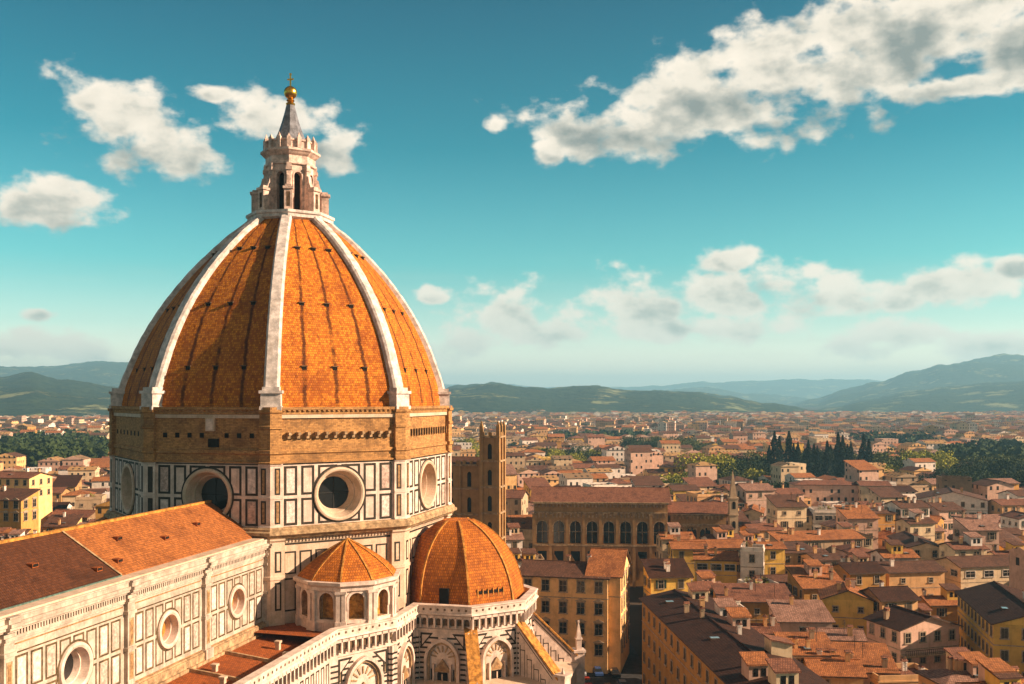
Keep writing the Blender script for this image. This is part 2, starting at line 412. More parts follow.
# masonry band under the dome
mb = MB()
ring = [tuple(c) for c in corn]
sweep(mb, ring, [(-1.0, Z_RIM+.2), (.55, Z_RIM+.2), (.55, Z_RIM-.2), (.25, Z_RIM-.45), (.25, Z_RIM-.9), (-.15, Z_RIM-1.1), (-.15, 50.1), (.18, 49.95), (.18, 49.5), (-.05, 49.3), (-.05, 48.35), (.3, 48.2), (.3, 48.0), (-.3, 48.0)], True)
for k in range(8):
    P, L = seg_frame(corn[k], corn[(k+1) % 8])
    n = int(L/.8)
    for i in range(n): mb.box(P, -L/2+.8*i+.2, -L/2+.8*i+.6, Z_RIM-.44, Z_RIM-.2, .2, .5)
mb.build('masonry_band', M['brick'], cath)
mb = MB()
for k in range(8):
    P, L = seg_frame(corn[k], corn[(k+1) % 8])
    mb.box(P, -L/2+1.6, L/2-1.6, Z_RIM-1.5, Z_RIM-.95, -.1, .16)
mb.build('string_course', M['marble'], cath)
for k in range(8):           # corner piers of the band
    c = corn[k]; pb = MB(); a, b = corn[k-1], corn[(k+1) % 8]
    pts = [tuple(c+(a-c).normalized()*1.6), tuple(c), tuple(c+(b-c).normalized()*1.6)]
    sweep(pb, pts, [(-.5, Z_RIM-.2), (.75, Z_RIM-.2), (.75, Z_RIM-.6), (.5, Z_RIM-.8), (.5, 53.8), (.7, 53.7), (.7, 53.3), (.5, 53.2), (.5, 50.1), (.72, 50.0), (.72, 49.5), (.5, 49.3), (.5, 48.3), (.75, 48.2), (.75, 47.95), (-.5, 47.95)])
    pb.build('corner_pier', M['brick'], cath)
# row of putlog holes / corbels per side
for k in range(8):
    P, L = seg_frame(corn[k], corn[(k+1) % 8]); zc = 52.3
    if k in (0, 1, 7, 5, 6, 4):
        for i in range(8):
            if k == 1 and i in (4,): continue
            u = -L/2+3.2+i*(L-6.4)/7; hb = MB(); hb.box(P, u-.36, u+.36, zc-.45, zc+.3, -.5, -.12); hb.build('putlog_hole', M['hole'], cath)
    if k == 2:
        for i in range(12):
            u = -L/2+2.8+i*(L-5.6)/11; hb = MB(); hb.box(P, u-.22, u+.22, zc, zc+.42, -.3, .95); hb.box(P, u-.22, u+.22, zc-.55, zc-.0, -.3, .35); hb.build('stone_corbel', M['ledge'], cath)
    if k == 3:
        for i in range(16):
            u = -L/2+2.2+i*(L-4.4)/15; hb = MB(); hb.box(P, u-.3, u+.3, zc-.6, zc+.5, -.4, -.10, 0); hb.box(P, u+.34, u+.62, zc-.7, zc+.55, -.2, .12, 1); hb.build('gallery_slot', [M['hole'], M['brick']], cath)
P, L = seg_frame(corn[1], corn[2])
hb = MB(); hb.box(P, -.2, 1.3, 52.9, 55.0, -.1, .35, 0); hb.box(P, 0, 1.1, 53.1, 54.8, .3, .38, 1); hb.build('white_tablet', [M['marble'], M['marble_clean']], cath)
hb = MB(); hb.box(P, .1, 1.9, 50.4, 51.7, -.2, .03, 0); hb.build('inspection_hatch', M['hole'], cath)

def slab_rect(mb, P, u0, u1, z0, z1, m, uc=None, zc=0, R=0):
    if uc is not None:
        nu, nz = max(u0, min(u1, uc)), max(z0, min(z1, zc))
        if (nu-uc)**2+(nz-zc)**2 < (R+.1)**2: return
    g = (u1-u0)*.20; mb.box(P, u0+g, u1-g, z0+g, z1-g, -.01, .028, m)
def frame_rect(mb, P, u0, u1, z0, z1, w, d, m, cut=None, dd=.035):
    """inlaid dark border; pieces falling inside `cut` are skipped"""
    def strip(a0, a1, b0, b1):
        if cut is None: mb.box(P, a0, a1, b0, b1, d-.02, d+dd, m); return
        long_u = (a1-a0) > (b1-b0); n = max(1, int(max(a1-a0, b1-b0)/.25))
        for i in range(n):
            c0, c1 = i/n, (i+1)/n
            q = (a0+(a1-a0)*c0, a0+(a1-a0)*c1, b0, b1) if long_u else (a0, a1, b0+(b1-b0)*c0, b0+(b1-b0)*c1)
            if not cut((q[0]+q[1])/2, (q[2]+q[3])/2): mb.box(P, *q, d-.02, d+dd, m)
    strip(u0, u1, z0, z0+w); strip(u0, u1, z1-w, z1); strip(u0, u0+w, z0+w, z1-w); strip(u1-w, u1, z0+w, z1-w)

def oculus(P, uc, zc, R, r, dep, parent, wallm, glass='black', ringd=.3, bars=True):
    """splayed round window"""
    n = 48; ob = MB()
    A = [P(u, z, .02) for u, z in circ(uc, zc, R, n)]; A2 = [P(u, z, ringd) for u, z in circ(uc, zc, R-.08, n)]
    B = [P(u, z, ringd+.06) for u, z in circ(uc, zc, R-.35, n)]; B2 = [P(u, z, ringd-.05) for u, z in circ(uc, zc, R-.6, n)]
    Cc = [P(u, z, -dep*.5) for u, z in circ(uc, zc, (R+r)/2-.25, n)]; C2 = [P(u, z, -dep*.5) for u, z in circ(uc, zc, (R+r)/2-.4, n)]
    D = [P(u, z, -dep) for u, z in circ(uc, zc, r, n)]
    for a, b in ((A, A2), (A2, B), (B, B2), (B2, Cc), (Cc, C2), (C2, D)): ob.loft(a, b, 0)
    o = ob.build('oculus_window', wallm, parent)
    gb = MB(); gb.face([P(u, z, -dep+.05) for u, z in circ(uc, zc, r+.05, n)], 0); g = gb.build('glass', M[glass], o)
    if bars:
        bb = MB(); bb.box(P, uc-.05, uc+.05, zc-r, zc+r, -dep+.06, -dep+.14); bb.box(P, uc-r, uc+r, zc-.05, zc+.05, -dep+.06, -dep+.14); bb.build('window_bars', M['iron'], o)
    return o

# marble drum
rnd0 = random.Random(3)
M['slabm'] = mat('veined_marble_slab', (.74, .60, .52), .5, .25, 2.2, .1, 5, streak=.3, grime=.25)
M['slabp'] = mat('pink_marble_slab', (.60, .42, .34), .5, .3, 2.2, .1, 5, streak=.3, grime=.3)
dz0, dz1 = Z_LEDGE+.7, Z_MT
for k in range(8):
    P, L = seg_frame(corn[k], corn[(k+1) % 8]); mb = MB(); zc = 42.9; R = 4.25
    mb.box(P, -L/2, -5, dz0-.8, dz1, -.3, 0, 0); mb.box(P, 5, L/2, dz0-.8, dz1, -.3, 0, 0)
    mb.hole(P, -5, 5, dz0-.8, dz1, 0, circ(0, zc, R-.3, 48), 0)
    cut = lambda u, z: (u*u+(z-zc)**2) < (R-.12)**2
    if k < 5:
        e = L/2
        us = [e-1.9-2.3, e-1.9-5.05]
        for (z0, z1) in ((dz0+.15, 42.55), (43.05, dz1-.45)):
            for sgn in (-1, 1):
                for c0 in us:
                    a, b = sorted((sgn*c0, sgn*(c0+2.1))); frame_rect(mb, P, a, b, z0, z1, .36, 0, 1, cut); slab_rect(mb, P, a, b, z0, z1, 2 if rnd0.random() < .75 else 3, 0, zc, R)
                a, b = sorted((sgn*.35, sgn*(us[1]-.62))); frame_rect(mb, P, a, b, z0, z1, .36, 0, 1, cut)
        mb.box(P, -e+1.75, e-1.75, dz1-.25, dz1-.08, -.02, .03, 1)
        # dark ring round the window
        ring0 = circ(0, zc, R+.30, 48); ring1 = circ(0, zc, R-.1, 48)
        for i in range(48):
            j = (i+1) % 48; mb.face([P(*ring0[i], .045), P(*ring0[j], .045), P(*ring1[j], .045), P(*ring1[i], .045)], 1)
    mb.build('drum_wall', [M['marble_clean'], M['green'], M['slabm'], M['slabp']], cath)
    oculus(P, 0, zc, R, 2.55, 2.6, cath, M['marble'], 'black' if k != 3 else 'slab')
    # corner pilaster
    c = corn[k]; a, b = corn[k-1], corn[(k+1) % 8]; ta, tb = (a-c).normalized(), (b-c).normalized(); pb = MB()
    pts = [tuple(c+ta*1.75), tuple(c), tuple(c+tb*1.75)]
    sweep(pb, pts, [(-.2, dz1-.02), (.55, dz1-.02), (.55, dz1-.3), (.42, dz1-.35), (.42, 43.0), (.5, 42.95), (.5, 42.6), (.42, 42.55), (.42, dz0+.3), (.6, dz0+.1), (.6, dz0-.7), (-.2, dz0-.7)], m=0)
    for s_, q0, q1 in ((0, c+ta*1.75, c), (1, c, c+tb*1.75)):
        PP, LL = seg_frame(q0, q1); of = -.08 if s_ else .08
        for (z0, z1) in ((dz0+.5, 42.35), (43.25, dz1-.7)):
            pb.box(PP, -.42-of, .42-of, z0, z1, .40, .455, 1)
            pb.box(PP, -.2-of, .2-of, z0+.25, z1-.25, .44, .475, 1 if k in (1,) else 2)
    pb.build('corner_pilaster', [M['marble_clean'], M['green'], M['pink']], cath)
# great ledge and walkway
mb = MB()
sweep(mb, ring, [(-.4, dz0+.0), (.75, dz0-.02), (.95, dz0-.25), (.95, dz0-.5), (1.35, dz0-.7), (1.35, dz0-1.1), (.9, dz0-1.35), (.6, dz0-1.7), (.25, dz0-1.9), (-.6, dz0-1.9)], True)
mb.build('great_ledge', M['ledge'], cath)
# lower drum
mb = MB(); ring2 = [tuple(c) for c in offs(ring, -.35, True)]
sweep(mb, ring2, [(0, dz0-1.5), (0, 14)], True)
for k in range(8):
    P, L = seg_frame(ring2[k], ring2[(k+1) % 8]); e = L/2
    n = int(L/.55)
    for i in range(n): mb.box(P, -e+.55*i+.1, -e+.55*i+.4, dz0-2.4, dz0-1.95, 0, .22, 0)
    if k in (1, 2, 3):
        mb.box(P, -e+1.7, e-1.7, dz0-2.9, dz0-2.6, 0, .03, 1)
        for (z0, z1) in ((30.9, 34.4), (25.2, 30.3)):
            u = -e+2.0
            while u < e-3.2: frame_rect(mb, P, u, u+2.0, z0, z1, .25, 0, 1); u += 2.55
mb.build('lower_drum_wall', [M['marble'], M['green']], cath)
for k in (1, 2, 3, 4):
    c = Vector(ring2[k]); a, b = Vector(ring2[k-1]), Vector(ring2[(k+1) % 8]); ta, tb = (a-c).normalized(), (b-c).normalized(); pb = MB()
    w = 2.0
    sweep(pb, [tuple(c+ta*w), tuple(c), tuple(c+tb*w)], [(-.2, dz0-1.6), (.9, dz0-1.6), (.9, dz0-2.0), (.6, dz0-2.3), (.6, 30.9), (.75, 30.8), (.75, 30.3), (.6, 30.2), (.6, 20)])
    for s_, q0, q1 in ((0, c+ta*w, c), (1, c, c+tb*w)):
        PP, LL = seg_frame(q0, q1)
        for (z0, z1) in ((31.4, 34.6), (25.6, 29.9)):
            pb.box(PP, -.55, .45, z0, z1, .55, .635, 1); pb.box(PP, -.28, .2, z0+.3, z1-.3, .6, .66, 2)
    pb.build('lower_pier', [M['marble'], M['green'], M['marble']], cath)

# lantern
ln = bpy.data.objects.new('lantern', None); C.objects.link(ln); ln.parent = cath; ln.location = (LC.x, LC.y, 0)
def octo(r, off=22.5, n=8): return [(r*cos(radians(off+360/n*k)), r*sin(radians(off+360/n*k))) for k in range(n)]
mb = MB(); sweep(mb, octo(7.0), [(-6, 89.2), (0, 89.2), (.25, 89.45), (.55, 89.6), (.55, 90.1), (.8, 90.3), (.8, 90.75), (.2, 90.85), (-5, 90.85)], True); mb.build('lantern_platform', M['rib'], ln)
mb = MB(); ob8 = octo(4.25)
for k in range(8):
    P, L = seg_frame(ob8[k], ob8[(k+1) % 8])
    ar = arch(0, 91.3, .72, 97.4, 10)
    mb.hole(P, -L/2, L/2, 90.8, 101.2, 0, ar, 0); mb.loft([P(u, z, 0) for u, z in ar], [P(u, z, -1.0) for u, z in ar], 0); mb.face([P(u, z, -1.0) for u, z in ar], 1)
    ar2 = arch(0, 91.3, .95, 97.4, 10)
    for i in range(3, len(ar)-1):
        mb.prism(P, [ar[i], ar[i+1], ar2[i+1], ar2[i]], 0, .12, 0)
mb.build('lantern_body', [M['lanternstone'], M['hole']], ln)
for k in range(8):
    c = Vector(ob8[k]); d = c.normalized(); P = frame(c, (-d.y, d.x), d); pb = MB()
    pb.box(P, -.42, .42, 90.8, 99.6, -.4, .45); pb.box(P, -.55, .55, 98.3, 98.9, -.4, .6); pb.box(P, -.52, .52, 95.2, 95.5, -.4, .55)
    # radial buttress with scroll
    out = [(.3, 90.8), (2.2, 90.8), (2.2, 94.6), (1.7, 94.9), (1.3, 95.4), (.95, 96.3), (.75, 97.3), (.3, 97.6)]
    A = [Vector((c.x+d.x*r-d.y*.34, c.y+d.y*r+d.x*.34, z)) for r, z in out]; B = [Vector((c.x+d.x*r+d.y*.34, c.y+d.y*r-d.x*.34, z)) for r, z in out]
    pb.face(A); pb.face(B[::-1]); pb.loft(A, B)
    pb.box(P, -.7, .7, 90.82, 94.5, 1.3, 2.55); pb.box(P, -.9, .9, 94.5, 94.9, 1.2, 2.8); pb.box(P, -.5, .5, 94.9, 95.3, 1.4, 2.4)
    pb.box(P, -.32, .32, 91.4, 94.0, 2.5, 2.56, 1)
    pb.build('lantern_buttress', [M['lanternstone'], M['darkstone']], ln)
mb = MB(); sweep(mb, octo(4.4), [(0, 99.4), (.25, 99.5), (.25, 99.9), (0, 100.0), (0, 101.0), (.35, 101.3), (.6, 101.6), (.85, 101.8), (.85, 102.2), (.3, 102.3), (.1, 102.4), (.1, 103.5), (.3, 103.6), (.3, 103.9), (-1.4, 103.9)], True); mb.build('lantern_cornice', M['lanternstone'], ln)
for k in range(16):
    a = radians(11.25+22.5*k+11.25); r = 4.45; P = frame((r*cos(a), r*sin(a)), (-sin(a), cos(a)), (cos(a), sin(a))); pb = MB()
    hh = 1.0 if k % 2 else .55
    pb.box(P, -.34, .34, 102.3, 104.2, -.34, .34); A = [P(-.26, 104.2, -.26), P(.26, 104.2, -.26), P(.26, 104.2, .26), P(-.26, 104.2, .26)]; B = [P(0, 104.5+hh*.6, 0)]*4; pb.loft(A, B)
    pb.build('pinnacle', M['lanternstone'], ln)
def cone(mb, rings, n=16, m=0):
    R = [[Vector((r*cos(2*pi*(i+.5)/n), r*sin(2*pi*(i+.5)/n), z)) for i in range(n)] for r, z in rings]
    for a, b in zip(R[:-1], R[1:]): mb.loft(a, b, m)
    mb.face(R[-1], m)
mb = MB(); cone(mb, [(3.15, 103.6), (2.9, 104.3), (2.15, 106.0), (1.55, 107.8), (1.05, 109.6), (.68, 111.2)], 8); mb.build('lantern_cone', M['lead'], ln)
mb = MB(); cone(mb, [(.75, 110.9), (.85, 111.2), (.5, 111.5), (.75, 111.75), (.55, 112.0), (.35, 112.2)], 16)
N = 20
cone(mb, [(1.18*sin(pi*i/N), 113.2-1.18*cos(pi*i/N)) for i in range(1, N)], 24); mb.build('gilt_ball', M['gold'], ln, True)
mb = MB(); P = frame((0, 0), (1, 0), (0, -1)); mb.box(P, -.11, .11, 114.3, 116.5, -.1, .1); mb.box(P, -.6, .6, 115.5, 115.75, -.09, .09); mb.box(P, -.2, .2, 116.5, 116.7, -.12, .12); mb.build('gilt_cross', M['gold'], ln)

# nave
NX, YW, YE = 9.6, -118.0, -26.0
ZR, ZE, XE = 42.0, 36.95, 8.25
bays = [-26.2, -43.7, -60.8, -80.6, -98.5, -116]
P = frame((NX, 0), (0, 1), (1, 0))
for (a, b), mt, nm in ((((-60.2), YE), 'navetile', None), (((YW), -60.2), 'shadetile', 'darker weathered stretch of nave roof')):  # west stretch carries a cast shadow as darker tile colour
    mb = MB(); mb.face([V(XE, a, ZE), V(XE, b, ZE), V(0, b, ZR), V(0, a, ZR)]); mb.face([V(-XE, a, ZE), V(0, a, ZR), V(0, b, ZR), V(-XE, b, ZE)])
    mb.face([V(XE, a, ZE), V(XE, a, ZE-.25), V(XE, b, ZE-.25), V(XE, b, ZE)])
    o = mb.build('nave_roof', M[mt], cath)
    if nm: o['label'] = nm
mb = MB(); mb.box(lambda u, z, d: V(d, u, z), -60.35, -60.05, 0, 0, 0, 0)
mb = MB()
A = [V(XE+.1, -60.35, ZE+.0), V(XE+.1, -60.05, ZE), V(0, -60.05, ZR+.06), V(0, -60.35, ZR+.06)]; B = [q+V(0, 0, .10) for q in A]; mb.loft(A, B); mb.face(B); mb.build('roof_joint', M['ledge'], cath)
mb = MB(); sweep(mb, [(-.3, YW), (-.3, YE)], [(0, ZR-.15), (.0, ZR+.18), (.6, ZR+.18), (.6, ZR-.15)][::-1]); mb.build('ridge_cap', M['slab'], cath)
for (x_, y_) in ((3.6, -36), (4.6, -45.5), (3.0, -53.5), (6.2, -58), (4.0, -70), (6.6, -62.5)):
    zz = ZR-(ZR-ZE)*x_/XE; hb = MB(); hb.box(lambda u, z, d: V(x_+d, y_+u, zz+z), -.5, .5, -.2, .28, -.4, .5, 0); hb.box(lambda u, z, d: V(x_+d, y_+u, zz+z), -.42, .42, -.1, .22, .45, .51, 1); hb.build('roof_hatch', [M['aisletile'], M['hole']], cath)
# clerestory wall, bay by bay
for i in range(5):
    b1, b0 = bays[i], bays[i+1]; uc = (b0+b1)/2+(.6 if i == 2 else 0); mb = MB(); zc, R = 28.75, 2.45 if i else 2.4
    if i == 2: R = 2.75
    mb.box(P, b0, uc-3, 23, 33, -.4, 0, 0); mb.box(P, uc+3, b1, 23, 33, -.4, 0, 0); mb.hole(P, uc-3, uc+3, 23, 33, 0, circ(uc, zc, R-.3, 48), 0)
    cut = lambda u, z: ((u-uc)**2+(z-zc)**2) < (R-.12)**2
    span = b1-b0-2.4; n = int(round(span/2.05)); pitch = span/n
    for (z0, z1) in ((24.75, 28.3), (28.7, 32.3)):
        for j in range(n): frame_rect(mb, P, b0+1.2+j*pitch+.2, b0+1.2+(j+1)*pitch-.2, z0, z1, .22, 0, 1, cut), slab_rect(mb, P, b0+1.2+j*pitch+.2, b0+1.2+(j+1)*pitch-.2, z0, z1, 3 if rnd0.random() < .7 else 4, uc, zc, R)
    ra, rb = circ(uc, zc, R+.25, 48), circ(uc, zc, R-.1, 48)
    for q in range(48):
        j = (q+1) % 48; mb.face([P(*ra[q], .045), P(*ra[j], .045), P(*rb[j], .045), P(*rb[q], .045)], 1)
    mb.box(P, b0+1, b1-1, 32.55, 32.7, 0, .04, 1); mb.box(P, b0+1, b1-1, 33.45, 33.6, 0, .04, 2); mb.box(P, b0, b1, 33, 36, -.4, 0, 0)
    mb.box(P, b0+1, b1-1, 24.0, 24.2, 0, .04, 2)
    mb.build('clerestory_wall', [M['navemarble'], M['inlay'], M['pink'], M['slabm'], M['slabp']], cath)
    oculus(P, uc, zc, R, 1.55, 1.5, cath, M['marble_clean'], 'slab' if i < 2 else 'black', .25, False)
    # cornice stack, breaking forward over the pilasters
    mb = MB()
    for (a, b, ex) in ((b0+.8, b1-.8, 0), (b1-.8, b1+.8, .45)):
        for (z0, z1, dd) in ((33.9, 34.15, .18), (34.15, 34.5, .32), (35.05, 35.3, .55), (35.3, 35.62, .85), (35.62, 35.95, 1.0), (35.95, 36.45, .7), (36.45, 36.62, .82)):
            mb.box(P, a, b, z0, z1, -.3, dd+ex)
        if ex == 0:
            nn = int((b-a)/.42)
            for j in range(nn): mb.box(P, a+.42*j+.1, a+.42*j+.32, 34.5, 35.05, 0, .42)
            mb.box(P, a, b, 34.5, 35.05, -.3, .12)
        else: mb.box(P, a, b, 34.5, 35.05, -.3, .12+ex)
    mb.build('nave_cornice', M['navemarble'], cath)
    pb = MB(); pb.box(P, b1-.7, b1+.7, 23, 33.9, -.2, .5, 0)
    for (z0, z1) in ((24.9, 28.1), (28.9, 32.1)): pb.box(P, b1-.4, b1+.4, z0, z1, .45, .54, 1); pb.box(P, b1-.22, b1+.22, z0+.25, z1-.25, .5, .57, 2)
    pb.box(P, b1-.85, b1+.85, 28.3, 28.7, -.1, .62, 0); pb.box(P, b1-.85, b1+.85, 32.6, 33.0, -.1, .66, 0); pb.box(P, b1-.95, b1+.95, 22.6, 24.2, -.1, .8, 0)
    pb.build('nave_pilaster', [M['navemarble'], M['ledge'], M['pink']], cath)
mb = MB(); mb.box(P, YW, YE, 22.9, 23.9, -.2, .55); mb.box(P, YW, YE, 22.3, 22.9, -.2, .9); mb.box(P, YW, YE, 23.9, 24.1, -.2, .35); mb.build('base_moulding', M['ledge'], cath)
mb = MB(); mb.box(P, YW, YE, ZE-.35, ZE-.12, -1.6, .55); mb.build('gutter_shelf', M['marble'], cath)
mb = MB(); mb.box(P, YW, -60.2, ZE-.12, ZE+.02, -1.4, -1.15); mb.build('gutter', M['gutter'], cath)
mb = MB(); mb.box(P, YW, YE, 0, ZE-.4, -2*NX, -2*NX+.6); mb.build('north_clerestory_wall', M['marble'], cath)
mb = MB(); mb.face([V(-NX, YW, 0), V(NX, YW, 0), V(NX, YW, ZE), V(0, YW, ZR), V(-NX, YW, ZE)]); mb.build('west_gable', M['marble'], cath)

# aisle roof and outer wall with gallery running round the transept
T = Vector((33.2, 0)); RT = 12.4
def tc_(a, r=RT): return (T.x+r*cos(radians(a)), T.y+r*sin(radians(a)))
path = [(22.6, YW), (22.5, -30.9), (28.3, -21.7), tc_(-112.5), tc_(-67.5), tc_(-22.5), tc_(22.5), tc_(67.5), tc_(112.5), (28, 22)]
ZB = 24.6
mb = MB(); mb.face([V(NX, YW, 22.6), V(22.0, YW, 21.2), V(22.0, -30, 21.2), V(NX, -22, 22.6)])
mb.build('aisle_roof', M['aisletile'], cath)
for y_ in (-49, -40, -62):
    bb = MB(); A = [V(NX+.6, y_, 22.5), V(NX+.6, y_+.35, 22.5), V(22, y_+.35, 21.1), V(22, y_, 21.1)]; B = [q+V(0, 0, .5) for q in A]; bb.loft(A, B); bb.face(B); bb.build('roof_kerb', M['ledge'], cath)
for (x_, y_) in ((13, -47), (17, -52), (19.5, -39.5), (15.5, -34)):
    bb = MB(); bb.box(lambda u, z, d: V(x_+u, y_+d, z), -.3, .3, 21.2, 22.9, -.3, .3); bb.box(lambda u, z, d: V(x_+u, y_+d, z), -.42, .42, 22.9, 23.2, -.42, .42); bb.build('roof_vent', M['marble'], cath)
mb = MB(); mb.face([V(NX, -31, 23.4), V(22.2, -31, 23.2), V(28, -21.6, 23.2), V(29, -11.5, 23.2), V(26, -8, 23.4), V(11, -24, 23.4)]); mb.face([V(*tc_(a, RT-.2), 23.4) for a in (-112.5, -67.5, -22.5, 22.5, 67.5, 112.5)]); mb.build('terrace', M['aisletile'], cath)
mb = MB()
sweep(mb, path, [(-.35, ZB-1.3), (-.35, ZB), (.95, ZB), (.95, ZB-.22), (.8, ZB-.25), (.8, ZB-1.15), (.95, ZB-1.2), (1.05, ZB-1.5), (.6, ZB-1.7), (.35, ZB-1.8), (.35, ZB-2.3), (0, ZB-3.5), (0, ZB-3.9), (.25, ZB-4.0), (.25, ZB-4.3), (0, ZB-4.4), (0, 6)], False)
for a, b in zip(path[:-1], path[1:]):
    Pf, L = seg_frame(a, b); n = max(3, int(L/1.15)); st = L/n
    for i in range(n):
        u = -L/2+st*(i+.5)
        # quatrefoil openings of the parapet
        mb.prism(Pf, circ(u, ZB-.7, .2, 8), .8, .83, 1)
        # corbel arcade
        ar = arch(u, ZB-3.3, st*.30, ZB-2.55, 6)
        mb.prism(Pf, ar, .02, .40, 1)
        mb.box(Pf, u-st/2-.14, u-st/2+.14, ZB-3.7, ZB-1.7, 0, .75, 0)
        mb.box(Pf, u-st/2-.14, u+st/2+.14, ZB-2.1, ZB-1.7, 0, .75, 0)
mb.build('parapet_gallery', [M['marble_clean'], M['darkstone']], cath)
# aisle wall inlay
mb = MB(); Pf, L = seg_frame(path[0], path[1]); u = L/2-1.2
while u > -L/2+3: frame_rect(mb, Pf, u-1.1, u, 12, 19.9, .22, 0, 0); u -= 1.7
mb.build('aisle_inlay', M['green'], cath)
# gothic bays: exedra block and tribune
def gothic_bay(a, b, big=True, low=8):
    Pf, L = seg_frame(a, b); e = L/2; w = min(3.4, e*.62) if big else e*.55
    zs = 15.6 if big else 16.4; mb = MB(); bb = MB()
    ar0 = arch(0, low, w, zs, 14, .25); ar1 = arch(0, low, w-.45, zs, 14, .25); ar2 = arch(0, low, w-.8, zs, 14, .25)
    for i in range(3, len(ar0)-1):
        mb.prism(Pf, [ar0[i], ar0[i+1], ar1[i+1], ar1[i]], 0, .75, 0)
        mb.prism(Pf, [ar1[i], ar1[i+1], ar2[i+1], ar2[i]], 0, .4, 3)
    for i in range(16):                      # striped masonry
        z = 7.5+i*.82
        if z > 19.3: break
        def half(z):
            if z < zs: return w
            R = w*1.25; q = R*R-(z-zs)**2
            return max(0, sqrt(q)-(R-w)) if q > 0 else 0
        hw = max(half(z), half(z+.3))+.05
        for s_ in (-1, 1):
            a_, b_ = sorted((s_*hw, s_*(e-.9)))
            if b_-a_ > .3: mb.box(Pf, a_, b_, z, z+.3, -.02, .04, 1)
    for s_ in (-1, 1):
        a_, b_ = sorted((s_*(w+.35), s_*(e-1.0)))
        if b_-a_ > .6: frame_rect(mb, Pf, a_, b_, 16.2, 19.6, .2, .04, 1); mb.box(Pf, a_+.3, b_-.3, 16.5, 19.3, 0, .05, 3)
        mb.box(Pf, s_*e-.75, s_*e+.75, 6, 20.3, -.3, .35, 0)
        for i in range(15): mb.box(Pf, s_*e-.76, s_*e+.76, 7.5+i*.82, 7.8+i*.82, -.3, .375, 1)
    # tympanum medallion, gable and lancet
    for q in range(7):
        a_ = pi*(q+.5)/7; mb.prism(Pf, [(w*.34*cos(a_-.09), zs+.3+w*.34*sin(a_-.09)), (w*.66*cos(a_-.06), zs+.3+w*.66*sin(a_-.06)), (w*.66*cos(a_+.06), zs+.3+w*.66*sin(a_+.06)), (w*.34*cos(a_+.09), zs+.3+w*.34*sin(a_+.09))], 0, .12, 3)
    for s_ in (-1, 1):
        tri = [(s_*(e-1.0), 19.9), (s_*(e-1.0), 17.3), (s_*(w*.55), 19.9)]; mb.prism(Pf, tri, .0, .05, 1); cx_, cz_ = sum(p[0] for p in tri)/3, sum(p[1] for p in tri)/3; mb.prism(Pf, [(cx_+(p[0]-cx_)*.62, cz_+(p[1]-cz_)*.62) for p in tri], .04, .08, 0)
    g = .36*w
    mb.prism(Pf, [(-g*1.5, zs-1.9), (g*1.5, zs-1.9), (0, zs+.2)], 0, .35, 3)
    mb.prism(Pf, [(-g*.9, zs-1.75), (g*.9, zs-1.75), (0, zs-.5)], .3, .38, 2)
    for s_ in (-1, 1): mb.box(Pf, s_*g*1.35-.14, s_*g*1.35+.14, low, zs-.6, 0, .5, 0); frame_rect(mb, Pf, *sorted((s_*(g*1.35+.35), s_*(w-.95))), 8.5, zs-1.5, .16, 0, 1)
    mb.build('gothic_bay', [M['marble_clean'], M['green'], M['pink'], M['ledge']], cath)
    lb = MB(); lb.prism(Pf, arch(0, low, g*.8, zs-2.4, 8, .3), 0, .2, 0); wn = lb.build('lancet_window', M['hole'], cath)
    lb = MB(); lb.box(Pf, -.09, .09, low, zs-2.2, .15, .34); lb.build('mullion', M['marble'], wn)
for i in range(3, 8): gothic_bay(path[i], path[i+1])
gothic_bay(path[1], path[2]); gothic_bay(path[2], path[3])
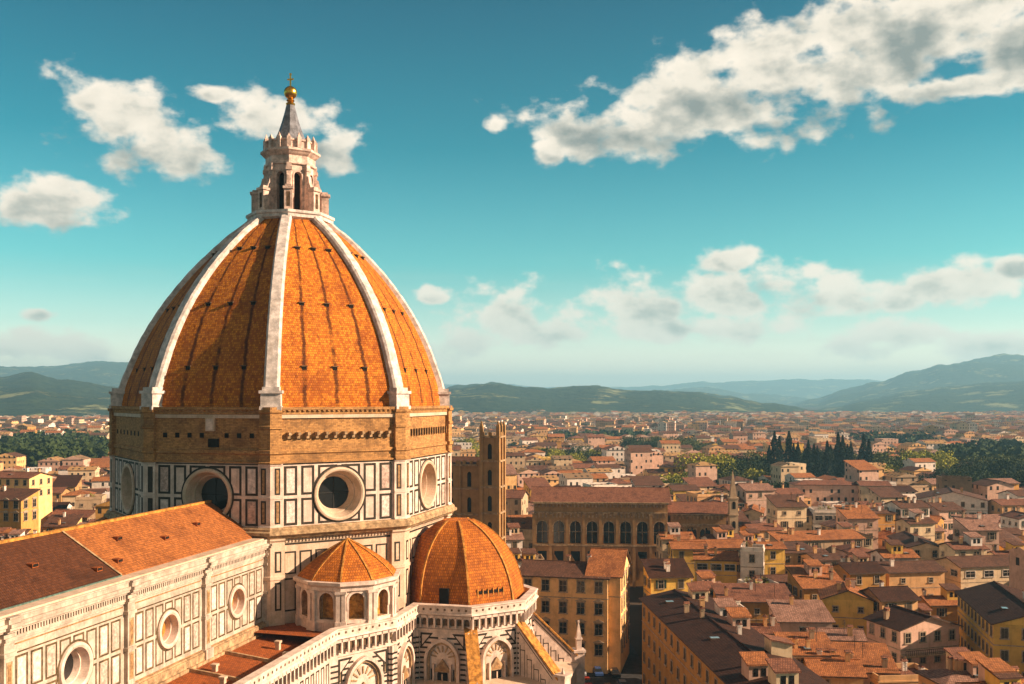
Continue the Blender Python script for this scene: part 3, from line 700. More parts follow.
# sloping spur buttresses round the tribune
for a, far in ((-67.5, 19.6), (-22.5, 20), (22.5, 20), (67.5, 20)):
    d = Vector((cos(radians(a)), sin(radians(a)))); Pf = frame(T, (-d.y, d.x), d); rb = MB(); w = .75; r0 = 11.8
    zt0, zt1 = 21.0, 12.6
    A = [Pf(-w, 4, r0), Pf(-w, zt0, r0), Pf(-w, zt1, far), Pf(-w, 4, far)]; B = [Pf(w, 4, r0), Pf(w, zt0, r0), Pf(w, zt1, far), Pf(w, 4, far)]
    rb.face(A, 0); rb.face(B[::-1], 0); rb.loft(A, B, 0)
    sl = (zt1-zt0)/(far-r0)
    for s_ in (-1, 1):                       # dark inlay lines following the slope on each flank
        for q in (.9, 1.5):
            a0 = [Pf(s_*(w+.03), zt0-q-.2, r0+.8), Pf(s_*(w+.03), zt0-q+.0, r0+.8), Pf(s_*(w+.03), zt0-q+sl*(far-r0-1.6), far-.8), Pf(s_*(w+.03), zt0-q-.2+sl*(far-r0-1.6), far-.8)]; rb.face(a0, 1)
        for j in range(5):
            r1 = r0+1.0+j*1.35; zt = zt0+sl*(r1+1.0-r0)-2.2
            if zt > 6: 
                for (x0, x1, y0, y1) in ((r1, r1+.12, 5, zt+.5), (r1+.9, r1+1.02, 5, zt-.3), (r1, r1+1.02, zt-.35, zt-.2)):
                    rb.face([Pf(s_*(w+.03), y0, x0), Pf(s_*(w+.03), y1, x0), Pf(s_*(w+.03), y1, x1), Pf(s_*(w+.03), y0, x1)], 1)
    spur = rb.build('spur_buttress', [M['marble_clean'], M['green']], cath)
    cb = MB(); w2 = 1.05
    A = [Pf(-w2, zt0+.05, r0), Pf(-w2, zt0+.4, r0), Pf(-w2, zt1+.4, far+.3), Pf(-w2, zt1+.05, far+.3)]; B = [Pf(w2, q.z, 0) for q in A]
    B = [Pf(w2, zt0+.05, r0), Pf(w2, zt0+.4, r0), Pf(w2, zt1+.4, far+.3), Pf(w2, zt1+.05, far+.3)]
    cb.face(A); cb.face(B[::-1]); cb.loft(A, B)
    cb.box(lambda u, z, dd: Pf(u, z+zt0+.42+sl*(dd-r0), dd), -.12, .12, -.2, .08, r0, far+.2)
    cb.build('spur_cap', M['slab'], spur)
    pb = MB(); pb.box(Pf, -.9, .9, 4, 13.2, far-.2, far+1.6); pb.box(Pf, -1.1, 1.1, 13.2, 13.6, far-.4, far+1.8)
    cz = frame(Pf(0, 0, far+.7), (-d.y, d.x), d)
    if a < 0: cz0 = cz; cz = (lambda f: lambda u, z, q: f(u*.7, 13.6+(z-13.6)*.35-.9, q*.7))(cz0)
    pb.box(cz, -.45, .45, 13.6, 15.4, -.45, .45); pb.box(cz, -.6, .6, 15.4, 15.65, -.6, .6)
    Aq = [cz(-.45, 15.65, -.45), cz(.45, 15.65, -.45), cz(.45, 15.65, .45), cz(-.45, 15.65, .45)]; Bq = [cz(-.07, 18.4, -.07), cz(.07, 18.4, -.07), cz(.07, 18.4, .07), cz(-.07, 18.4, .07)]; pb.loft(Aq, Bq); pb.box(cz, -.16, .16, 18.3, 18.7, -.16, .16)
    pb.build('spur_pinnacle', M['marble_clean'], spur)
# lower chapels
mb = MB(); lowp = [tc_(a, 20.5) for a in (-112.5, -67.5, -22.5, 22.5, 67.5)]
sweep(mb, lowp, [(-8, 12.4), (.4, 11.4), (.4, 11.0), (0, 10.8), (0, 0)], False); mb.build('chapel_ring', M['marble'], cath)

# tribune half dome
AP = Vector((32.4, -.2)); mb = MB(); NH2 = 18
angs = [-157.5, -112.5, -67.5, -22.5, 22.5, 67.5, 112.5, 157.5]
def tpt(k, i):
    f = i/NH2; a = radians(angs[k]); th = f*1.22
    r = 2.6+(10.9-2.6)*(cos(th)-cos(1.22))/(1-cos(1.22)); z = 23.3+13.7*sin(th)/sin(1.22); c = T.lerp(AP, f)
    return Vector((c.x+r*cos(a), c.y+r*sin(a), z))
for k in range(8):
    arc = 0; k2 = (k+1) % 8
    for i in range(NH2):
        a, b, c, d = tpt(k, i), tpt(k2, i), tpt(k2, i+1), tpt(k, i+1); w0, w1 = (b-a).length/2, (c-d).length/2; st = ((c+d)/2-(a+b)/2).length
        mb.face([a, b, c, d], 0, [(-w0, arc), (w0, arc), (w1, arc+st), (-w1, arc+st)]); arc += st
mb.face([tpt(k, NH2) for k in range(8)], 0); th = mb.build('apse_dome', M['apsetile'], cath)
rb = MB()
for k in range(1, 7):
    for i in range(NH2):
        a, b = tpt(k, i), tpt(k, i+1); d = Vector((cos(radians(angs[k])), sin(radians(angs[k])), 0)); t_ = Vector((-d.y, d.x, 0))
        up = Vector((0, 0, .1)); A = [a-t_*.16-d*.1, a-t_*.16+d*.12+up, a+t_*.16+d*.12+up, a+t_*.16-d*.1]; B = [b-t_*.16-d*.1, b-t_*.16+d*.12+up, b+t_*.16+d*.12+up, b+t_*.16-d*.1]; rb.loft(A, B)
rb.build('hip_tiles', M['slab'], th)
mb = MB(); Pf, L = seg_frame(tpt(1, 0).xy, tpt(2, 0).xy); mb.box(Pf, -1.0, .6, 23.4, 26.9, -2.5, .1); mb.build('dome_doorway', M['hole'], cath)
mb = MB(); Pf, L = seg_frame(tpt(2, 0).xy, tpt(3, 0).xy); mb.box(Pf, -2.6, 2.4, 24.9, 26.4, -2, -.25, 0)
for i in range(6): mb.box(Pf, -2.6+i*.98, -2.45+i*.98, 24.5, 26.7, -.4, -.15, 1)
mb.build('dome_grille', [M['hole'], M['slab']], cath)
for sx in (-1,):   # far transept and choir masses, behind the drum
    mb = MB(); 
    for (cx, cy) in ((-33, 0), (0, 33)):
        pts = [(cx+12*cos(radians(22.5+45*k)), cy+12*sin(radians(22.5+45*k))) for k in range(8)]
        sweep(mb, pts, [(0, 0), (0, 23.5), (1, 23.6), (1, 24.6), (0, 24.6), (-1, 24)], True, 0)
        p2 = [(cx+10.9*cos(radians(22.5+45*k)), cy+10.9*sin(radians(22.5+45*k))) for k in range(8)]
        sweep(mb, p2, [(0, 24), (-.5, 28), (-2, 31.5), (-4.5, 34.5), (-8, 36.5)], True, 1)
    mb.build('far_apse', [M['marble'], M['apsetile']], cath)
# exedra: small round chapel roof with niches on the diagonal side
EC = Vector((20.6, -20.6)); n = 10; RE = 7.55; rot = -57-18
ep = [(EC.x+RE*cos(radians(rot+36*k)), EC.y+RE*sin(radians(rot+36*k))) for k in range(n)]
mb = MB()
for k in range(n):
    Pf, L = seg_frame(ep[k], ep[(k+1) % n]); ar = arch(0, 25.1, 1.15, 27.9, 12)
    mb.hole(Pf, -L/2, L/2, 23.2, 29.8, 0, ar, 0); mb.loft([Pf(u, z, 0) for u, z in ar], [Pf(u, z, -1.1) for u, z in ar], 2)
    mb.face([Pf(u, z, -1.1) for u, z in ar], 1)
    a2 = arch(0, 25.1, 1.5, 27.9, 12)
    for i in range(3, len(ar)-1): mb.prism(Pf, [ar[i], ar[i+1], a2[i+1], a2[i]], 0, .14, 0)
    mb.box(Pf, -L/2, L/2, 24.6, 25.0, 0, .25, 0)
mb.build('exedra_wall', [M['marble_clean'], M['slab'], M['ledge']], cath)
for k in range(n):
    c = Vector(ep[k]); d = (c-EC).normalized(); Pf = frame(c, (-d.y, d.x), d); pb = MB()
    for s_ in (-1, 1): pb.box(Pf, s_*.42-.3, s_*.42+.3, 24.9, 29.0, -.3, .28)
    pb.box(Pf, -.85, .85, 29.0, 29.4, -.3, .42); pb.box(Pf, -.85, .85, 23.4, 24.9, -.3, .4); pb.build('paired_column', M['marble_clean'], cath)
mb = MB(); sweep(mb, ep, [(.1, 29.3), (.35, 29.4), (.35, 29.9), (.6, 30.1), (.8, 30.25), (.8, 30.7), (.2, 30.75), (-1, 30.8)], True); mb.build('exedra_cornice', M['marble_clean'], cath)
mb = MB()
def ept(k, f):
    c = Vector(ep[k % n]); d = (c-EC); r = d.length*(1-f)*(1+.30*f)+.0; return Vector((EC.x+d.x/d.length*(r+.15*(1-f)), EC.y+d.y/d.length*(r+.15*(1-f)), 30.75+5.4*(f**.92)))
for k in range(n):
    arc = 0
    for i in range(10):
        a, b, c, d = ept(k, i/10), ept(k+1, i/10), ept(k+1, (i+1)/10), ept(k, (i+1)/10); w0, w1 = (b-a).length/2, (c-d).length/2; st = ((c+d)/2-(a+b)/2).length
        mb.face([a, b, c, d], 0, [(-w0, arc), (w0, arc), (w1, arc+st), (-w1, arc+st)]); arc += st
er = mb.build('exedra_roof', M['apsetile'], cath)
rb = MB()
for k in range(n):
    for i in range(10):
        a, b = ept(k, i/10), ept(k, (i+1)/10); d = Vector(ep[k])-EC; d = d.normalized().to_3d(); t_ = Vector((-d.y, d.x, 0)); up = V(0, 0, .12)
        rb.loft([a-t_*.13, a-t_*.13+up, a+t_*.13+up, a+t_*.13], [b-t_*.13, b-t_*.13+up, b+t_*.13+up, b+t_*.13])
rb.build('hip_tiles', M['slab'], er)
#@@CITY
# ------------------------------------------------------------------ ground and hills
def ground_mat(name, hills=False):
    m = bpy.data.materials.new(name); m.use_nodes = True; t = NT(m.node_tree); b = t.n['Principled BSDF']
    tc = t.new('ShaderNodeTexCoord'); v = tc.outputs['Object']
    if hills:
        wood = t.step(t.noise(v, .0042, 9, .74), .40, .46); tex = t.noise(v, .03, 6, .75)
        field = t.mix(t.noise(v, .0035, 3, .5), (.30, .27, .12), (.12, .15, .05))
        woodc = t.mix(t.step(tex, .35, .65), (.006, .016, .008), (.040, .055, .018))
        c = t.mix(wood, field, woodc)
    else:
        c = t.mix(t.step(t.noise(v, .01, 6, .7), .4, .6), (.045, .036, .030), (.075, .055, .04))
        c = t.mix(t.step(t.noise(v, .0011, 6, .7), .52, .60), c, (.035, .045, .018))
    t.l.new(c, b.inputs['Base Color']); b.inputs['Roughness'].default_value = 1; b.inputs['Specular IOR Level'].default_value = .05
    if hills:
        bp = t.new('ShaderNodeBump'); bp.inputs['Strength'].default_value = 1; bp.inputs['Distance'].default_value = 26; t.l.new(t.m('MULTIPLY', t.noise(v, .012, 7, .7), t.m('ADD', wood, .15)), bp.inputs['Height']); t.l.new(bp.outputs[0], b.inputs['Normal'])
    return m
mb = MB(); RR = 19000; mb.face([V(RR*cos(2*pi*i/96), RR*sin(2*pi*i/96), 0) for i in range(96)]); tag(mb.build('ground', ground_mat('city_ground')), kind='structure')
HM = ground_mat('hill_cover', True)
def interp(tab, x):
    if x <= tab[0][0]: return tab[0][1]
    for (a, p), (b, q) in zip(tab[:-1], tab[1:]):
        if a <= x <= b: f = (x-a)/(b-a); f = f*f*(3-2*f); return p+(q-p)*f
    return tab[-1][1]
def hill(r, width, tab, rough, seed, label, back=1.6):
    """a real ridge: skyline heights by bearing, sloping to the plain on both sides"""
    x0, x1 = tab[0][0], tab[-1][0]; NA = 260; NR = 44; mb = MB(); idx = []
    vs_ = []
    for i in range(NA+1):
        px = x0+(x1-x0)*i/NA; row = []
        top = CAMZ+(HY-interp(tab, px))/FOC*r
        for j in range(NR+1):
            q = -1+2*j/NR; Y = r+q*width*(1 if q < 0 else back)
            pf = cos(q*pi/2)**1.05 if abs(q) < 1 else 0
            X = (px-PX)/FOC*Y
            nz = mnoise.fractal(Vector((X/700+seed, Y/700, 0)), .7, 2.1, 7)*rough*1.6
            spurs = mnoise.noise(Vector((X/520+seed*3, Y/1500, 3)))*.22*(1-pf)*4*pf
            h = (top+4)*(pf+spurs*.8)+nz*pf-4
            vs_.append((X, Y, h))
    for i in range(NA):
        for j in range(NR):
            a = i*(NR+1)+j; mb.f.append((a, a+NR+1, a+NR+2, a+1)); mb.m.append(0); mb.uv.append([(0, 0)]*4)
    mb.v = vs_; return tag(mb.build('hills', HM, smooth=True), kind='structure')
hill(4600, 1950, [(380, 414), (430, 397), (455, 387), (490, 383), (525, 388), (560, 389), (590, 387), (625, 390), (660, 391), (690, 394), (725, 399), (770, 405), (815, 411), (860, 419)], 20, 1.3, '')
hill(3900, 1700, [(-220, 392), (-120, 384), (-40, 379), (0, 379), (30, 376), (60, 383), (85, 386), (110, 389), (180, 398), (260, 410), (330, 420)], 18, 4.1, '')
hill(8000, 2300, [(-300, 370), (-100, 368), (0, 368), (50, 366), (95, 363), (150, 366), (240, 378), (330, 390), (430, 404)], 20, 7.7, '')
hill(14500, 2300, [(300, 392), (440, 387), (500, 385), (560, 388), (610, 389), (650, 387), (700, 383), (745, 381), (790, 382), (830, 381), (870, 382), (930, 388), (1010, 396)], 30, 2.9, '', 1.2)
hill(10500, 2200, [(560, 402), (610, 395), (650, 391), (700, 389), (750, 394), (800, 399), (860, 404)], 24, 5.5, '', 1.2)
hill(8000, 2600, [(740, 414), (785, 408), (815, 401), (845, 391), (880, 383), (915, 374), (945, 366), (980, 358), (1010, 355), (1045, 358), (1120, 364), (1240, 370), (1400, 392)], 26, 9.2, '')
hill(5600, 1900, [(790, 416), (830, 408), (870, 399), (910, 392), (950, 387), (1000, 382), (1050, 378), (1150, 376), (1300, 384), (1400, 402)], 16, 6.6, '')

# ------------------------------------------------------------------ city materials
def wallmat(name, col, far=False):
    m = bpy.data.materials.new(name); m.use_nodes = True; t = NT(m.node_tree); b = t.n['Principled BSDF']
    tc = t.new('ShaderNodeTexCoord'); v = tc.outputs['Object']; uv = tc.outputs['UV']
    oi = t.new('ShaderNodeObjectInfo')
    n = t.noise(v, .5, 6, .7); n2 = t.noise(t.mapping(v, scale=(1.3, 1.3, .12)), 1, 5, .7)
    c = t.mix(t.step(n, .40, .70), col, tuple(x*.72 for x in col))
    c = t.mix(t.m('MULTIPLY', t.step(n2, .50, .74), .5), c, tuple(x*y for x, y in zip(col, (.45, .38, .32))))
    c = t.mix(1.0, c, t.ramp(oi.outputs['Random'], [(0, (.84, .80, .76)), (1, (1.1, 1.06, 1.0))]), 'MULTIPLY')
    if far:
        sp = t.new('ShaderNodeSeparateXYZ'); t.l.new(uv, sp.inputs[0])
        fu = t.m('FRACT', t.m('MULTIPLY', sp.outputs[0], 1/3.1)); fv = t.m('FRACT', t.m('MULTIPLY', sp.outputs[1], 1/3.6))
        w = t.m('MULTIPLY', t.m('MULTIPLY', t.m('GREATER_THAN', fu, .36), t.m('LESS_THAN', fu, .72)), t.m('MULTIPLY', t.m('GREATER_THAN', fv, .28), t.m('LESS_THAN', fv, .74)))
        cell = t.new('ShaderNodeCombineXYZ'); t.l.new(t.m('FLOOR', t.m('MULTIPLY', sp.outputs[0], 1/3.1)), cell.inputs[0]); t.l.new(t.m('FLOOR', t.m('MULTIPLY', sp.outputs[1], 1/3.6)), cell.inputs[1])
        wn = t.new('ShaderNodeTexWhiteNoise', noise_dimensions='2D'); t.l.new(cell.outputs[0], wn.inputs[0])
        w = t.m('MULTIPLY', w, t.m('GREATER_THAN', wn.outputs[0], .3)); c = t.mix(w, c, (.03, .025, .02))
    t.l.new(c, b.inputs['Base Color']); b.inputs['Roughness'].default_value = .95; b.inputs['Specular IOR Level'].default_value = .1
    bp = t.new('ShaderNodeBump'); bp.inputs['Strength'].default_value = .3; bp.inputs['Distance'].default_value = .06; t.l.new(t.noise(v, 3, 5, .7), bp.inputs['Height']); t.l.new(bp.outputs[0], b.inputs['Normal'])
    return m
WC = {'apricot': (.84, .52, .23), 'yellow': (.76, .48, .11), 'ochre': (.50, .27, .08), 'cream': (.70, .54, .35), 'pink': (.64, .42, .32), 'white': (.82, .73, .65), 'peach': (.70, .42, .20), 'beige': (.44, .32, .21), 'brown': (.26, .17, .10), 'stone': (.42, .25, .11)}
W = {k: wallmat(k+'_plaster', c) for k, c in WC.items()}; WF = {k: wallmat('far_'+k+'_plaster', c, True) for k, c in WC.items()}
RC_ = {'orange': ((.42, .155, .050), (.18, .062, .024)), 'rust': ((.26, .105, .058), (.11, .044, .026)), 'brown': ((.15, .067, .038), (.065, .030, .018)), 'dark brown': ((.068, .026, .013), (.028, .011, .006)), 'dusty red': ((.36, .19, .13), (.15, .075, .05))}
RM = {k: tiles(k.replace(' ', '_')+'_roof_tiles', a, b, .34, .46, .9, .8, .7, .45, .16) for k, (a, b) in RC_.items()}
M['stonefr'] = mat('window_stone', (.40, .30, .20), .85, .3, 2)
M['shutter'] = mat('wooden_shutter', (.085, .06, .035), .8, .3, 4)
M['shutterg'] = mat('green_shutter', (.035, .06, .04), .8, .3, 4)
M['pane'] = mat('window_pane', (.015, .014, .013), .15, .2, 2, spec=.6)
M['eave'] = mat('eave_timber', (.10, .06, .035), .9, .3, 3)
M['skyl'] = mat('skylight_glass', (.20, .27, .30), .15, .2, 2, spec=.6)
M['clutter'] = mat('pale_render', (.55, .46, .37), .9, .3, 2)
M['potl'] = mat('terrace_plants', (.09, .11, .02), .9, .5, 6, col2=(.30, .26, .03))

def share(name, me, parent, loc, rz=0, sc_=None):
    o = bpy.data.objects.new(name, me); C.objects.link(o); o.parent = parent; o.location = loc; o.rotation_euler = (0, 0, rz)
    if sc_: o.scale = sc_
    return o
def proto(name, fn, mats):
    mb = MB(); fn(mb); o = mb.build(name, mats); me = o.data; bpy.data.objects.remove(o); return me
I = lambda u, z, d: V(u, -d, z)        # wall looking to -y
def win_fn(sh, ped=False, w=.55, h=1.75):
    def f(mb):
        mb.box(I, -w, w, 0, h, -.05, .03, 1); mb.box(I, -.03, .03, 0, h, .03, .06, 0); mb.box(I, -w, w, h*.55, h*.55+.06, .03, .06, 0)
        for a, b, c, d in ((-w-.18, -w, -.1, h+.2), (w, w+.18, -.1, h+.2), (-w, w, h, h+.2)): mb.box(I, a, b, c, d, -.05, .09, 0)
        mb.box(I, -w-.28, w+.28, -.22, -.02, -.05, .2, 0)
        if ped: mb.box(I, -w-.35, w+.35, h+.32, h+.5, -.05, .3, 0); mb.prism(I, [(-w-.3, h+.5), (w+.3, h+.5), (0, h+1.0)], -.05, .22, 0)
        if sh == 1:
            for s_ in (-1, 1): a, b = sorted((s_*(w+.2), s_*(w*2+.1))); mb.box(I, a, b, -.02, h+.05, .02, .10, 2)
        if sh == 2:
            mb.box(I, -w, -.02, 0, h, .04, .10, 2); mb.box(I, .02, w, 0, h, .04, .10, 2)
    return f
WIN = [proto('window', win_fn(0), [M['stonefr'], M['pane'], M['shutter']]), proto('window', win_fn(1), [M['stonefr'], M['pane'], M['shutter']]), proto('window', win_fn(2), [M['stonefr'], M['pane'], M['shutter']]), proto('window', win_fn(1), [M['stonefr'], M['pane'], M['shutterg']]),
       proto('window', win_fn(0, False, .45, 1.0), [M['stonefr'], M['pane'], M['shutter']]), proto('window', win_fn(0, True, .75, 2.3), [M['stonefr'], M['pane'], M['shutter']]), proto('window', win_fn(0, False, 1.2, 1.4), [M['clutter'], M['pane'], M['shutter']])]
def chim(mb):
    P_ = lambda u, z, d: V(u, d, z)
    mb.box(P_, -.4, .4, -1.0, 1.3, -.3, .3, 0); mb.box(P_, -.5, .5, 1.3, 1.42, -.4, .4, 0)
    A = [V(-.55, -.42, 1.62), V(.55, -.42, 1.62), V(.55, .42, 1.62), V(-.55, .42, 1.62)]; Bq = [V(-.5, 0, 1.95), V(.5, 0, 1.95), V(.5, 0, 1.95), V(-.5, 0, 1.95)]; mb.loft(A, Bq, 1); mb.face(A, 1)
    for x_ in (-.35, .35): mb.box(P_, x_-.08, x_+.08, 1.42, 1.62, -.3, .3, 0)
CH = [proto('chimney', chim, [W[k], RM['rust']]) for k in ('beige', 'peach', 'white')]
def skyl(mb): mb.box(lambda u, z, d: V(u, d, z), -.6, .6, -.3, .16, -.8, .8, 0); mb.box(lambda u, z, d: V(u, d, z), -.5, .5, .16, .19, -.7, .7, 1)
SKL = proto('skylight', skyl, [M['eave'], M['skyl']])
def ant(mb):
    P_ = lambda u, z, d: V(u, d, z)
    mb.box(P_, -.035, .035, -1, 2.6, -.035, .035, 0)
    for i in range(4): mb.box(P_, -.5+.06*i, .5-.06*i, 1.6+.25*i, 1.65+.25*i, -.03, .03, 0)
ANT = proto('antenna', ant, [M['iron']])
def dormer_fn(mb):
    P_ = lambda u, z, d: V(u, d, z)
    mb.box(P_, -1.5, 1.5, -1.5, 1.7, -1.6, 1.6, 0); mb.box(P_, -.9, -.2, .2, 1.3, -1.63, -1.58, 2); mb.box(P_, .2, .9, .2, 1.3, -1.63, -1.58, 2); mb.box(P_, 1.58, 1.63, .3, 1.2, -.5, .5, 2)
    mb.loft([V(-1.8, -1.9, 1.7), V(1.8, -1.9, 1.7), V(1.8, 1.9, 2.5), V(-1.8, 1.9, 2.5)], [V(-1.8, -1.9, 1.9), V(1.8, -1.9, 1.9), V(1.8, 1.9, 2.7), V(-1.8, 1.9, 2.7)], 1)
    mb.face([V(-1.8, -1.9, 1.9), V(1.8, -1.9, 1.9), V(1.8, 1.9, 2.7), V(-1.8, 1.9, 2.7)], 1); mb.face([V(-1.5, 1.6, 1.7), V(1.5, 1.6, 1.7), V(1.5, 1.6, 2.4), V(-1.5, 1.6, 2.4)], 0); mb.face([V(-1.5, -1.6, 1.7), V(-1.5, 1.6, 2.4), V(-1.5, 1.6, 1.7)], 0); mb.face([V(1.5, -1.6, 1.7), V(1.5, 1.6, 2.4), V(1.5, 1.6, 1.7)], 0)
DRM = [proto('dormer', dormer_fn, [W[a], RM[b], M['pane']]) for a, b in (('cream', 'rust'), ('pink', 'orange'), ('yellow', 'brown'), ('white', 'dusty red'))]
def plant_fn(seed):
    def f(mb):
        r_ = random.Random(seed)
        for i in range(70):
            a, e = r_.uniform(0, 2*pi), r_.uniform(-.2, 1.4); q = V(cos(a)*cos(e), sin(a)*cos(e), sin(e)*1.1+.6)*r_.uniform(.4, .9)
            d1 = V(r_.uniform(-1, 1), r_.uniform(-1, 1), r_.uniform(-1, 1)).normalized()*.17; d2 = d1.cross(V(r_.uniform(-1, 1), r_.uniform(-1, 1), 1)).normalized()*.17
            mb.face([q-d1, q-d2, q+d1, q+d2], 0)
        P_ = lambda u, z, d: V(u, d, z)
        mb.box(P_, -.3, .3, 0, .5, -.3, .3, 1)
    return f
PLT = [proto('potted_shrub', plant_fn(i), [M['potl'], RM['rust']]) for i in range(2)]

rnd = random.Random(11)
HOUSES = []     # (px, py, size, obj, words)
FOOT = []       # occupied discs: x, y, r
def roof_mesh(w, d, kind, slope, ov=.55, th=.22):
    """roof over a w x d plan, eaves at z=0"""
    mb = MB(); a, b = w/2+ov, d/2+ov; e = -ov*slope
    if kind == 'gable':        # ridge along x
        h = d/2*slope
        for s_ in (-1, 1):
            A = [V(-a, s_*b, e), V(a, s_*b, e), V(a, 0, h), V(-a, 0, h)]; Bq = [q+V(0, 0, th) for q in A]; mb.face(Bq, 0); mb.face(A, 1); mb.loft(A, Bq, 1)
        mb.box(lambda u, z, q: V(u, q, z), -a, a, h+th-.12, h+th+.1, -.16, .16, 0)
        G = [[V(s_*w/2, -d/2, -.02), V(s_*w/2, d/2, -.02), V(s_*w/2, 0, h-.02)] for s_ in (-1, 1)]
        for g in G: mb.face(g, 2)
        return mb
    if kind == 'side':         # ridge along y
        h = w/2*slope
        for s_ in (-1, 1):
            A = [V(s_*a, -b, e), V(s_*a, b, e), V(0, b, h), V(0, -b, h)]; Bq = [q+V(0, 0, th) for q in A]; mb.face(Bq, 0); mb.face(A, 1); mb.loft(A, Bq, 1)
        mb.box(lambda u, z, q: V(u, q, z), -.16, .16, h+th-.12, h+th+.1, -b, b, 0)
        for s_ in (-1, 1): mb.face([V(-w/2, s_*d/2, -.02), V(w/2, s_*d/2, -.02), V(0, s_*d/2, h-.02)], 2)
        return mb
    if kind == 'shed':
        h = d*slope; A = [V(-a, -b, e), V(a, -b, e), V(a, b, h+ov*slope), V(-a, b, h+ov*slope)]; Bq = [q+V(0, 0, th) for q in A]; mb.face(Bq, 0); mb.face(A, 1); mb.loft(A, Bq, 1)
        for s_ in (-1, 1): mb.face([V(s_*w/2, -d/2, 0), V(s_*w/2, d/2, 0), V(s_*w/2, d/2, h)], 2)
        mb.face([V(-w/2, d/2, 0), V(w/2, d/2, 0), V(w/2, d/2, h), V(-w/2, d/2, h)], 2); return mb
    if kind == 'hip':
        r = min(a, b); h = r*slope+e
        if a >= b: p, q = V(-(a-b), 0, h), V(a-b, 0, h)
        else: p, q = V(0, -(b-a), h), V(0, b-a, h)
        c = [V(-a, -b, e), V(a, -b, e), V(a, b, e), V(-a, b, e)]; up = V(0, 0, th)
        if a >= b: fs = [[c[0], c[1], q, p], [c[1], c[2], q], [c[2], c[3], p, q], [c[3], c[0], p]]
        else: fs = [[c[0], c[1], p], [c[1], c[2], q, p], [c[2], c[3], q], [c[3], c[0], p, q]]
        for f in fs: mb.face([x+up for x in f], 0)
        mb.face(c, 1); mb.loft(c, [x+up for x in c], 1); return mb
    if kind == 'flat':
        P_ = lambda u, z, q: V(u, q, z)
        mb.box(P_, -w/2-.15, w/2+.15, 0, .25, -d/2-.15, d/2+.15, 2)
        for (x0, x1, y0, y1) in ((-w/2, w/2, -d/2, -d/2+.25), (-w/2, w/2, d/2-.25, d/2), (-w/2, -w/2+.25, -d/2, d/2), (w/2-.25, w/2, -d/2, d/2)): mb.box(P_, x0, x1, .25, 1.1, y0, y1, 2)
        mb.box(P_, -w/2+.25, w/2-.25, .25, .3, -d/2+.25, d/2-.25, 0); return mb
def zroof(w, d, kind, slope, x, y):
    if kind == 'gable': return (d/2-abs(y))*slope+.2
    if kind == 'side': return (w/2-abs(x))*slope+.2
    if kind == 'shed': return (y+d/2)*slope+.2
    if kind == 'hip': return min(w/2-abs(x), d/2-abs(y))*slope+.2
    return .3
